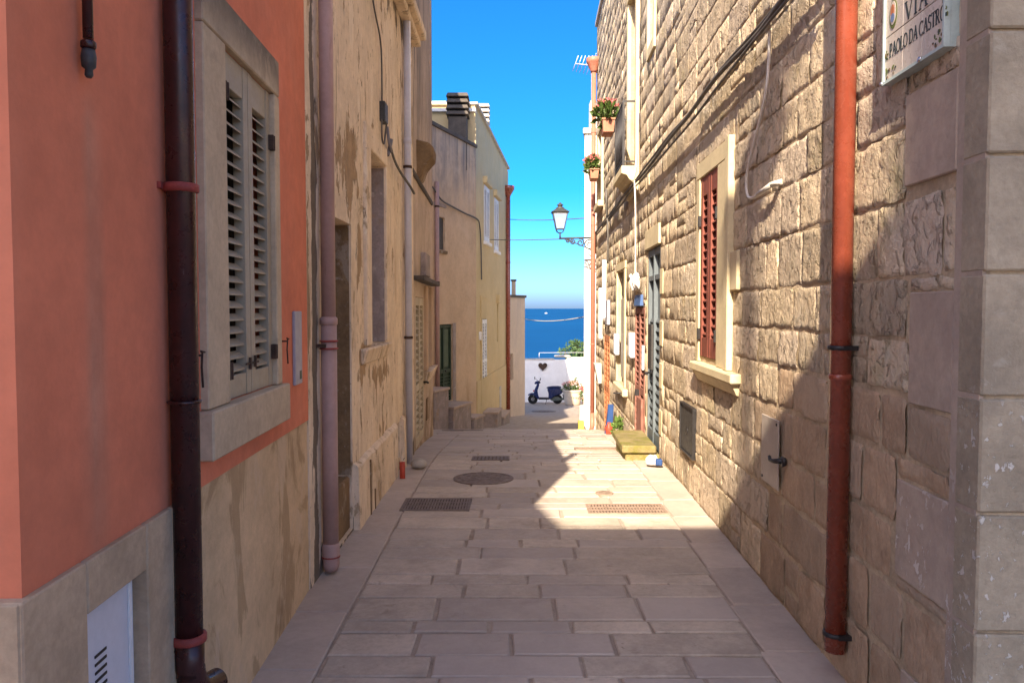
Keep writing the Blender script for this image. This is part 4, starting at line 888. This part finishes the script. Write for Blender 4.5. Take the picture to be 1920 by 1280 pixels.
def wall_pot(name, s, n_, z, L, label, nf, rng, fm):
    t = thing(name, F.P(s, n_, z), label, 'flower pot', 'flower boxes on the stone house')
    MB().hexa([F.P(s + a*L*e, n_ + q*.09*e, zz) for zz, e in ((z, .82), (z + .17, 1.)) for a, q in ((-.5, -1), (.5, -1), (.5, 1), (-.5, 1))]).fb(F, s - L*.53, s + L*.53, n_ - .1, n_ + .1, z + .165, z + .19).build('trough', 'terracotta_pot', t, bevel=.006)
    p = F.P(s, n_ + .02, z + .28); flower_clump(t, p, .16, L*.55, .17, 260, nf, .10, rng, fm); return t
rng = random.Random(9)
wall_pot('flower_box', 8.95, .30, 4.12, .42, 'terracotta flower box with bushy green plants hung by the balcony railing', 26, rng, 'blossom')
MB()
wall_pot('flower_box', 13.55, .16, 4.22, .5, 'terracotta flower box with red flowers on the far window of the stone house', 40, rng, 'blossom')
# wall-mounted things
sp_ = MB().fb(F, 1.74, 2.05, .022, .03, .615, .995).build('steel_cover', 'steel_plate', bevel=.003); tag(sp_, 'pale steel cover plate low on the shaded stone wall', 'cover plate')
for s, z in ((1.77, .97), (2.02, .64)): MB().lathe(F.P(s, .031, z), [(0, -.004), (.008, -.003), (.008, .003), (0, .004)], 8, 'x').build('rivet', 'iron', sp_)
hk = thing('iron_hook', F.P(1.69, .02, .79), 'black iron hook beside the steel cover plate', 'hook')
MB().lathe(F.P(1.66, .024, .79), [(.004, -.012), (.028, -.01), (.022, .01), (.006, .014)], 10, 'x').build('rosette', 'iron', hk)
MB().tube([F.P(1.665, .02, .79), F.P(1.68, .05, .79), F.P(1.72, .06, .782), F.P(1.78, .06, .775), F.P(1.81, .055, .79)], [.017, .014, .012, .010, .009], 8).build('arm', 'iron', hk)
c = F.P(.845, .055, 0)
cp = thing('copper_downpipe', (c.x, c.y, .13), 'copper red drainpipe in the right foreground ending above the pavement', 'drainpipe', 'drainpipes')
MB().tube([(c.x, c.y, .14), (c.x, c.y, 7.7)], .043, 28).build('pipe', 'copper_pipe', cp)
for z in (1.425, .205):
    clamp(None, c, .043, z, cp, 'iron', .02); MB().fb(F, .79, .81, .0, .06, z, z + .02).build('bracket', 'iron', cp)
MB().lathe((c.x, c.y, 1.30), [(.043, 0), (.0465, .003), (.0465, .02), (.043, .024)], 20).build('collar', 'copper_pipe', cp)
c = F.P(14.6, .09, 0)
cp2 = thing('copper_downpipe', (c.x, c.y, -1.1), 'faded copper drainpipe with funnel head at the far end of the stone house', 'drainpipe', 'drainpipes')
MB().tube([(c.x, c.y, -.95), (c.x, c.y, 6.75)], .052, 18).build('pipe', 'faded_copper', cp2)
MB().lathe((c.x, c.y, 6.7), [(.065, 0), (.08, .04), (.15, .2), (.165, .22), (.165, .3), (.14, .31)], 16).build('funnel', 'faded_copper', cp2)
MB().tube([(c.x, c.y, -.7), (c.x, c.y, -.98), (c.x - .03, c.y - .05, -1.08)], [.055, .058, .052], 14).build('shoe', 'faded_copper', cp2)
for z in (.8, 3.4, 5.4): clamp(None, c, .047, z, cp2, 'faded_copper', .03)
for s, z, label in ((10.1, 1.02, 'white meter box on the stone wall beyond the boarded window'), (8.1, 1.1, 'white meter box between the boarded window and the brown door'), (7.03 - .1, .93, '')):
    if not label: continue
    b = MB().fb(F, s - .13, s + .13, .0, .07, z - .17, z + .17).build('meter_box', 'white_metal', bevel=.012); tag(b, label, 'meter box', 'meter boxes on the stone house')
    MB().fb(F, s - .105, s + .105, .0705, .076, z - .145, z + .145).build('lid', 'white_paint', b, bevel=.004)
tag(MB().fb(F, 6.955, 7.02, .02, .05, .85, 1.15).build('intercom', 'white_metal', bevel=.006), 'narrow white intercom panel between the brown and grey doors', 'intercom')
lb = MB().hexa([F.P(s, nn, z) for z, o in ((.1, .09), (.5, .17)) for s, nn in ((13.0, .02), (13.35, .02), (13.35, o), (13.0, o))]).build('mailbox', 'roof_cap', bevel=.008); tag(lb, 'tapered stone-coloured mailbox beside the orange louvred door', 'mailbox')
for s, z0, z1, label in ((12.1, 1.4, 2.5, 'upper white conduit on the wall above the orange door'), (12.9, 1.0, 2.0, 'lower white conduit with bent foot beside the far drainpipe')):
    t = MB().tube([F.P(s, .06, z1), F.P(s, .06, z0 + .1), F.P(s - .1, .06, z0)], .04, 10).build('conduit', 'white_paint'); tag(t, label, 'conduit', 'white conduits')
tag(MB().fb(F, 11.5, 11.85, .0, .06, 1.3, 1.75).build('grey_fuse_box', 'meter_grey', bevel=.01), 'grey fuse box fixed above the orange louvred door', 'fuse box')
# mossy step, blue board, red bottle, rag, yellow box
ms = thing('mossy_step', F.P(6.4, .25, -.1), 'green mossy stone step below the grey metal door', 'step')
gz = G(8.9)
MB().fb(F, 5.95, 6.95, .03, .36, gz - .2, gz + .115).build('riser', 'mossy_stone', ms, bevel=.01); MB().fb(F, 5.91, 7.0, .03, .40, gz + .117, gz + .20).build('tread', 'mossy_stone', ms, bevel=.012)
bz = G(12.9)
tag(MB().prism([F.P(10.3, .10, bz - .02), F.P(10.3, .20, bz - .02), F.P(10.3, .16, bz + .25), F.P(10.3, .14, bz + .5), F.P(10.3, .05, bz + .5), F.P(10.3, .06, bz + .25)], F.P(10.42, 0, 0) - F.P(10.3, 0, 0)).build('blue_board', 'blue_board', bevel=.008), 'upright blue plastic board leaning on the stone wall', 'board')
tag(MB().lathe(F.P(9.95, .16, G(12.4)), [(.04, 0), (.055, .02), (.06, .12), (.03, .17), (.028, .2), (0, .2)], 12).build('red_bottle', 'red_plastic'), 'small red plastic container at the foot of the blue board', 'container')
rag = MB(); rag.lathe(F.P(5.5, .13, 0), [(.075, 0), (.085, .02), (.07, .06), (.04, .085), (.0, .095)], 22)
rag.v = [p + Vector((.03*nz(p.x*22, p.y*22, p.z*22), .03*nz(p.x*22, p.y*22 + 9, p.z*22), .02*nz(p.x*30, p.y*30, 4)*(p.z > .01))) for p in rag.v]
rg = rag.build('crumpled_rag', 'white_cloth'); tag(rg, 'crumpled white rag with a blue edge on the pavement by the step', 'rag')
MB().hexa([F.P(s, nn, z) for z in (.004, .07) for s, nn in ((5.38, .05), (5.46, .05), (5.45, .12), (5.39, .12))]).build('blue_edge', 'blue_board', rg, bevel=.01)
tag(MB().wb(1.50, 1.63, 17.35, 17.5, G(17.4) - .02, G(17.4) + .2).build('yellow_crate', 'yellow_plastic', bevel=.012), 'small yellow plastic box at the foot of the white building', 'box')

# cables on the stone wall
rng = random.Random(2)
for k, (dz, n_, r) in enumerate(((0, .085, .017), (.035, .07, .012), (-.05, .075, .010))):
    P = [F.P(1.0 + 1.0*i, n_ + .015*rng.uniform(-1, 1), 3.18 + dz + .018*rng.uniform(-1, 1)) for i in range(14)]
    wire('wall_cable', P, r, 'cable_grey', ('thickest grey cable of the bundle running along the stone wall', 'upper thin cable of the bundle running along the stone wall', 'lower thin cable of the bundle running along the stone wall')[k])
wire('hanging_cable', [F.P(1.93, .05, 3.13), F.P(1.94, .05, 2.95), F.P(2.0, .05, 2.78), F.P(2.2, .05, 2.58), F.P(2.36, .05, 2.41), F.P(2.34, .05, 2.29), F.P(2.22, .05, 2.255), F.P(2.05, .05, 2.265), F.P(1.84, .05, 2.275), F.P(1.80, .02, 2.275)], .009, 'cable_white', 'white looping cable hanging on the sunlit stone wall')
tag(MB().tube([F.P(2.12, .05, 2.258), F.P(1.86, .05, 2.275)], .014, 8).tube([F.P(1.87, .05, 2.275), F.P(1.82, .0, 2.285)], .017, 8).build('conduit_stub', 'cable_white'), 'short grey conduit stub holding the looping white cable', 'conduit')
wire('drop_cable', [F.P(7.35, .06, 7.6), F.P(7.33, .07, 6), F.P(7.36, .07, 4.6), F.P(7.3, .08, 3.9), F.P(7.34, .09, 3.4), F.P(7.4, .12, 3.2)], .014, 'cable_white', 'pale cable dropping down the stone wall from the roof')
wire('drop_cable', [F.P(7.4, .1, 3.2), F.P(7.3, .1, 2.9), F.P(7.42, .08, 2.4), F.P(7.5, .07, 1.95)], .011, 'cable_white', 'pale cable hanging from the bundle down to the knotted cloth')
wire('drop_cable', [F.P(11.2, .1, 3.2), F.P(11.1, .12, 3.5), F.P(11.3, .1, 3.65), F.P(11.2, .08, 2.9), F.P(11.4, .06, 2.4)], .016, 'cable_grey', 'short looped cable on the stone wall below the balcony')
def xwire(a, b, r, m, label, sag=.05):
    a, b = Vector(a), Vector(b); return tag(MB().tube([a + (b - a)*t - Vector((0, 0, 4*sag*t*(1 - t))) for t in [i/12 for i in range(13)]], r, 6).build('overhead_wire', m), label, 'wire')
xwire(FY.P(6.3, .05, 4.72), (1.70, 17.78, 3.66), .011, 'cable_grey', 'upper thin wire strung across the street at lantern height', .04)
xwire(FY.P(1.9, .1, 3.62), F.P(14.6, .1, 3.15), .011, 'cable_grey', 'lower thin wire strung across the street to the lamp bracket', .03)
xwire(FG.P(FG.L, 0, 1.2), (1.9, 19.6, 1.4), .012, 'cable_white', 'pale washing line sagging across the sea view', .1)

# lantern on its bracket
LX = F.P(14.75, .0, 0); ly = LX.y; lx = LX.x
lm = thing('wall_lantern', (lx, ly, 3.0), 'grey iron street lantern on a scrolled wall bracket', 'lantern')
hx_, hz_ = 1.06, 3.19
MB().tube([(lx, ly, 3.16), (hx_ + .02, ly, 3.14)], .02, 8).build('arm', 'lamp_metal', lm)
MB().tube([(lx - .02, ly, 3.3), (lx - .02, ly, 2.8)], .02, 8).build('wall_bar', 'lamp_metal', lm)
def spiral(cx_, cz_, r0, turns, sgn, ph):
    return [(cx_ + sgn*r0*(1 - .75*t)*math.cos(ph + turns*6.28*t), ly, cz_ + r0*(1 - .75*t)*math.sin(ph + turns*6.28*t)) for t in [i/22 for i in range(23)]]
for cx_, cz_, r0, sgn, ph in ((lx - .16, 3.0, .12, 1, 1.2), (lx - .36, 3.05, .09, -1, 1.2), (lx - .52, 3.07, .065, 1, 1.4), (lx - .64, 3.09, .045, -1, 1.4)):
    MB().tube(spiral(cx_, cz_, r0, 1.4, sgn, ph), .015, 6).build('scroll', 'lamp_metal', lm)
MB().tube([(lx - .03, ly, 2.82), (lx - .2, ly, 2.93), (lx - .45, ly, 3.03), (hx_ + .1, ly, 3.12)], .011, 6).build('brace', 'lamp_metal', lm)
MB().tube([(hx_, ly, 3.13), (hx_, ly, 3.28)], [.02, .015], 8).build('stem', 'lamp_metal', lm)
rad = lambda z0, w0, z1, w1: [(hx_ + sx_*w, ly + sy_*w, z) for z, w in ((z0, w0), (z1, w1)) for sx_, sy_ in ((-1, -1), (1, -1), (1, 1), (-1, 1))]
MB().hexa(rad(3.355, .085, 3.695, .155)).build('glass', 'lamp_glass', lm)
for sx_, sy_ in ((-1, -1), (1, -1), (1, 1), (-1, 1)):
    MB().tube([(hx_ + sx_*.088, ly + sy_*.088, 3.345), (hx_ + sx_*.16, ly + sy_*.16, 3.705)], .009, 6).build('corner_bar', 'lamp_metal', lm)
    MB().tube([(hx_ + sx_*.088, ly + sy_*.088, 3.345), (hx_ + sx_*.07, ly + sy_*.07, 3.29), (hx_, ly, 3.24)], .008, 6).build('cradle', 'lamp_metal', lm)
MB().hexa(rad(3.335, .092, 3.352, .092)).build('base_plate', 'lamp_metal', lm)
MB().hexa(rad(3.70, .19, 3.72, .195)).hexa(rad(3.722, .175, 3.78, .10)).build('roof', 'lamp_metal', lm, bevel=.004)
MB().lathe((hx_, ly, 3.775), [(.10, 0), (.095, .03), (.05, .06), (.05, .075), (.07, .085), (.07, .1), (.035, .125), (.015, .15), (.0, .155)], 14).build('finial', 'lamp_metal', lm)
MB().lathe((hx_, ly, 3.42), [(.02, 0), (.03, .03), (.055, .1), (.05, .15), (.0, .18)], 12).build('bulb', 'white_paint', lm)

# ------------------------------------------------------------------ street name sign
sg = thing('street_sign', F.P(.375, .04, 2.46), 'white tiled street name sign with dark lettering on the sandstone corner', 'sign')
u0, u1, zb = .505, .09, 2.437; tw = (u0 - u1)/3; th = .157
for r_ in range(3):
    for c_ in range(3):
        MB().fb(F, u0 - (c_ + 1)*tw + .0012, u0 - c_*tw - .0012, .030, .044, zb + r_*th + .0012, zb + (r_ + 1)*th - .0012).build('tile', 'tile_white', sg, bevel=.0015)
MB().fb(F, u1 - .012, u0 + .012, .0, .029, zb - .012, zb + 3*th + .012).build('backing', 'sign_frame', sg)
MB().fb(F, u0 + .001, u0 + .012, .0295, .05, zb - .012, zb + 3*th + .012).fb(F, u1 - .012, u1 - .001, .0295, .05, zb - .012, zb + 3*th + .012).fb(F, u1 - .001, u0 + .001, .0295, .05, zb - .012, zb - .001).build('frame', 'sign_frame', sg)
def arc(cx_, cz_, rx, rz, a0, a1, n_=12): return [(cx_ + rx*math.cos(R(a0 + (a1 - a0)*i/n_)), cz_ + rz*math.sin(R(a0 + (a1 - a0)*i/n_))) for i in range(n_ + 1)]
TH, TN = .15, .06
GL = {'V': (.8, [([(.1, 1), (.42, 0)], TH), ([(.42, 0), (.72, 1)], TN), ([(0, 1), (.24, 1)], TN), ([(.58, 1), (.84, 1)], TN)]),
 'I': (.4, [([(.2, 0), (.2, 1)], TH), ([(.06, 1), (.34, 1)], TN), ([(.06, 0), (.34, 0)], TN)]),
 'A': (.8, [([(.1, 0), (.4, 1)], TN), ([(.4, 1), (.72, 0)], TH), ([(.22, .38), (.6, .38)], TN), ([(0, 0), (.22, 0)], TN), ([(.58, 0), (.84, 0)], TN)]),
 'P': (.62, [([(.15, 0), (.15, 1)], TH), ([(.15, 1)] + arc(.34, .74, .22, .26, 90, -90) + [(.15, .48)], .08), ([(.02, 0), (.3, 0)], TN), ([(.02, 1), (.2, 1)], TN)]),
 'O': (.85, [(arc(.42, .5, .36, .5, 0, 360, 24), .09)]),
 'L': (.62, [([(.15, 0), (.15, 1)], TH), ([(.02, 0), (.56, 0), (.58, .2)], TN), ([(.02, 1), (.3, 1)], TN)]),
 'D': (.82, [([(.15, 0), (.15, 1)], TH), ([(.15, 1)] + arc(.34, .5, .4, .5, 90, -90, 16) + [(.15, 0)], .09), ([(.02, 0), (.2, 0)], TN), ([(.02, 1), (.2, 1)], TN)]),
 'C': (.8, [(arc(.44, .5, .37, .5, 45, 315, 20), .09), ([(.7, .85), (.72, .98)], TN)]),
 'S': (.6, [(arc(.3, .74, .2, .25, 40, 270, 14) + arc(.3, .25, .22, .25, 90, -140, 14), .1)]),
 'T': (.72, [([(.36, 0), (.36, 1)], TH), ([(.03, .82), (.04, 1), (.68, 1), (.69, .82)], TN), ([(.22, 0), (.5, 0)], TN)]),
 'R': (.78, [([(.15, 0), (.15, 1)], TH), ([(.15, 1)] + arc(.36, .75, .2, .25, 90, -90) + [(.15, .5)], .08), ([(.36, .5), (.66, 0)], .12), ([(.02, 0), (.3, 0)], TN), ([(.02, 1), (.2, 1)], TN), ([(.62, 0), (.78, 0)], TN)])}
def ribbon(b, pts, w, o, sc_, n_=.0445, asp=1.):
    P = [Vector((o[0] + x*sc_*asp, o[1] + z*sc_)) for x, z in pts]
    for a, c in zip(P, P[1:]):
        d = (c - a).normalized(); q = Vector((-d.y, d.x))*w*sc_*.5; e = d*w*sc_*.18
        b.hexa([F.P(u0 - p.x, nn, zb + p.y) for nn in (n_, n_ + .0012) for p in (a - e - q, c + e - q, c + e + q, a - e + q)])
def text(word, x, z, h, m, asp=1., gap=.06, parent=sg):
    for ch in word:
        if ch == ' ': x += h*.28*asp; continue
        w, st_ = GL[ch]; b = MB()
        for pts, wd in st_: ribbon(b, pts, wd, (x, z), h, asp=asp)
        b.build('letter', m, parent); x += (w + gap)*h*asp
    return x
text('VIA', .150, .166, .062, 'ink', 1.15, .1)
text('PAOLO DA CASTRO', .038, .077, .046, 'ink', .78, .02)
for k, xx in enumerate((.10, .125, .16, .20, .235)): ribbon_b = MB(); ribbon(ribbon_b, [(0, 0), (0, .9)], .3, (xx, .325), .05); ribbon_b.build('letter_stem', 'ink_red' if k % 2 else 'ink', sg)
def blob(cx_, cz_, rx, rz, m, n_=.0447, seg=18):
    b = MB(); b.prism([F.P(u0 - cx_ - rx*math.cos(t), n_, zb + cz_ + rz*math.sin(t)) for t in [2*math.pi*k/seg for k in range(seg)]], F.P(0, .001, 0) - F.P(0, 0, 0)); b.build('emblem_piece', m, sg)
blob(.062, .225, .030, .052, 'ink_green'); blob(.062, .229, .023, .042, 'tile_white', .046); blob(.060, .238, .014, .022, 'ink_red', .0472); blob(.062, .212, .014, .016, 'ink_blue', .0473); blob(.062, .29, .014, .012, 'ink_red')
rng = random.Random(17)
for cx_, cz_, n_ in ((.03, .02, 7), (.075, .025, 5), (.40, .03, 8), (.36, .022, 5), (.425, .09, 6), (.425, .14, 4), (.012, .09, 6)):
    for k in range(n_): blob(cx_ + rng.uniform(-.015, .015), cz_ + rng.uniform(-.014, .02), rng.uniform(.003, .008), rng.uniform(.003, .008), rng.choice(('ink_green', 'ink_green', 'ink', 'old_brown_infill')), .0447 + .0002*k, 7)
for s in (.52, .23): MB().lathe(F.P(s, .05, zb - .004), [(.0, -.004), (.009, -.004), (.009, .006), (.0, .006)], 10, 'x').build('fixing', 'chrome', sg)

# ------------------------------------------------------------------ drains and covers set in the paving
def grate(name, x0, x1, y0, y1, label, nslot=16, m='drain_iron', cat='drain'):
    zt = lambda y: G(y) + .003
    t = thing(name, ((x0 + x1)/2, (y0 + y1)/2, zt((y0 + y1)/2)), label, cat)
    MB().hexa([(x, y, zt(y) + d) for d in (-.02, .001) for x, y in ((x0, y0), (x1, y0), (x1, y1), (x0, y1))]).build('plate', 'rusty_iron', t)
    fw = .022
    fr = MB()
    for a, b, c, d in ((x0 - fw, x1 + fw, y0 - fw, y0), (x0 - fw, x1 + fw, y1, y1 + fw), (x0 - fw, x0, y0, y1), (x1, x1 + fw, y0, y1)):
        fr.hexa([(x, y, zt(y) + e) for e in (-.02, .006) for x, y in ((a, c), (b, c), (b, d), (a, d))])
    fr.build('frame', m, t)
    w = (x1 - x0)/nslot
    for i in range(nslot):
        MB().hexa([(x, y, zt(y) + e) for e in (-.015, .005) for x, y in ((x0 + w*(i + .2), y0), (x0 + w*(i + .82), y0), (x0 + w*(i + .82), y1), (x0 + w*(i + .2), y1))]).build('bar', m, t)
    for k in (1, 2): yy = y0 + (y1 - y0)*k/3; MB().hexa([(x, y, zt(y) + e) for e in (-.015, .0055) for x, y in ((x0, yy - .01), (x1, yy - .01), (x1, yy + .01), (x0, yy + .01))]).build('cross_bar', m, t)
def cover(name, x, y, r, label, m='drain_iron'):
    z = G(y) + .004; sl = (G(y + .3) - G(y - .3))/.6
    t = thing(name, (x, y, z), label, 'manhole')
    def L(b): b.v = [Vector((p.x, p.y, p.z + sl*(p.y - y))) for p in b.v]; return b
    L(MB().lathe((x, y, z - .02), [(r, 0), (r, .024), (r - .015, .027), (r*.9, .027), (r*.89, .021), (0.0001, .021)], 40, smooth=False)).build('ring', m, t)
    for k in range(3):
        q = r*(.25 + .22*k); L(MB().lathe((x, y, z), [(q - .016, 0), (q - .012, .006), (q + .012, .006), (q + .016, 0)], 32, smooth=False)).build('rib', m, t)
    for k in range(10):
        a = 6.283*k/10; d = Vector((math.cos(a), math.sin(a), 0)); w = Vector((-d.y, d.x, 0))*.012
        L(MB().hexa([Vector((x, y, z + e)) + d*q + w*s for e in (0, .005) for q, s in ((r*.3, -1), (r*.85, -1), (r*.85, 1), (r*.3, 1))])).build('spoke', m, t)
grate('drain_grate', -.87, -.36, 6.08, 6.42, 'dark iron drain grate by the left border slabs', 22)
grate('drain_grate', -.42, -.05, 8.35, 8.62, 'small barred drain grate beyond the round manhole', 9)
grate('drain_grate', .62, 1.20, 5.98, 6.24, 'sunlit pale drain grate on the right of the street', 24, 'pale_drain')
grate('drain_grate', .80, 1.38, 9.4, 9.62, 'far sunlit drain grate near the mossy step', 20, 'pale_drain')
cover('manhole_cover', -.27, 7.25, .285, 'round dark cast iron manhole cover in the middle of the street')
cover('manhole_cover', .80, 6.63, .078, 'small round valve cover in the sunlit paving', 'pale_drain')
cover('manhole_cover', -1.0, 15.5, .42, 'dark oval-looking manhole cover by the green door steps')
cover('manhole_cover', 1.3, 31.5, .5, 'far round manhole cover in front of the scooter')

# ------------------------------------------------------------------ boat far out on the sea
bt = thing('boat', (220, 5000, -32), 'tiny white boat far out on the blue sea', 'boat')
MB().prism([(212, 5000, -31), (211, 5000, -29.2), (231, 5000, -29), (227, 5000, -31.4)], (0, 5, 0)).build('hull', 'white_paint', bt)
MB().wb(215, 223, 5000.5, 5004.5, -29.1, -25.5).build('cabin', 'white_paint', bt)

# ------------------------------------------------------------------ houses across the junction, behind the camera
def back_house(name, x0, x1, y0, y1, h, label, m, shade_stack=()):
    t = thing(name, ((x0 + x1)/2, y1, 0), label, 'house')
    MB().wb(x0, x1, y0, y1, -.5, h).build('wall', m, t); MB().wb(x0, x1 - .0, y0, y1 + .06, h + .002, h + .12).build('roof', 'roof_cap', t)
    for k_, (a, b, c, d, zz) in enumerate(shade_stack): MB().wb(a, b, c, d, h + .1 if k_ == 0 else shade_stack[0][4] + .002, zz).build('chimney_stack', m, t)  # unseen post and cap, added to throw a shade patch on the stone wall
    for k in range(int((x1 - x0)/2.2)):
        x = x0 + 1.1 + 2.2*k
        for z in (1.1, 4.2):
            if z + 1.6 < h: w = MB().wb(x - .45, x + .45, y1, y1 + .05, z, z + 1.5).build('window', 'brown_shutter', t); MB().wb(x - .55, x + .55, y1, y1 + .12, z - .12, z - .005).build('sill', 'trim_stone', w)
back_house('ochre_house', -4.2, -.46, -9, -4.0, 6.95, 'ochre plastered house across the junction behind the viewer', 'yellow_plaster', [(-1.02, -.96, -4.3, -4.24, 8.85), (-1.12, -.84, -4.4, -4.1, 9.3)])
back_house('cream_house', -.45, 1.5, -9, -4.0, 8.6, 'taller cream house across the junction behind the viewer', 'pale_plaster')
MB().prism([(-2.2, -4.02, 7.08), (-2.66, -4.02, 7.75), (-3.35, -4.02, 8.3), (-3.35, -4.02, 7.08)], (0, -3.5, 0)).build('roof_shade_wedge', 'yellow_plaster', bpy.data.objects['ochre_house'])  # unseen sloped block, added so its shadow trims the sunlit paving's near corner
back_house('added_shade_house', -7, -2.15, 12.15, 17.9, 9.1, 'tall unseen pale house added behind the soot-stained house to shade the pink one', 'pale_plaster')  # hidden from view, added only to keep sun off the pink wall
wd = thing('weed', F.P(9.3, .1, G(11.7)), 'small green weed growing at the foot of the stone wall', 'weed')
rng = random.Random(6); wb_ = MB(); pw_ = F.P(9.3, .08, G(11.7) + .12); leaves(wb_, pw_, .06, .12, .14, 90, .08, rng, .1, .7); wb_.build('foliage', 'leaf', wd, recalc=False)
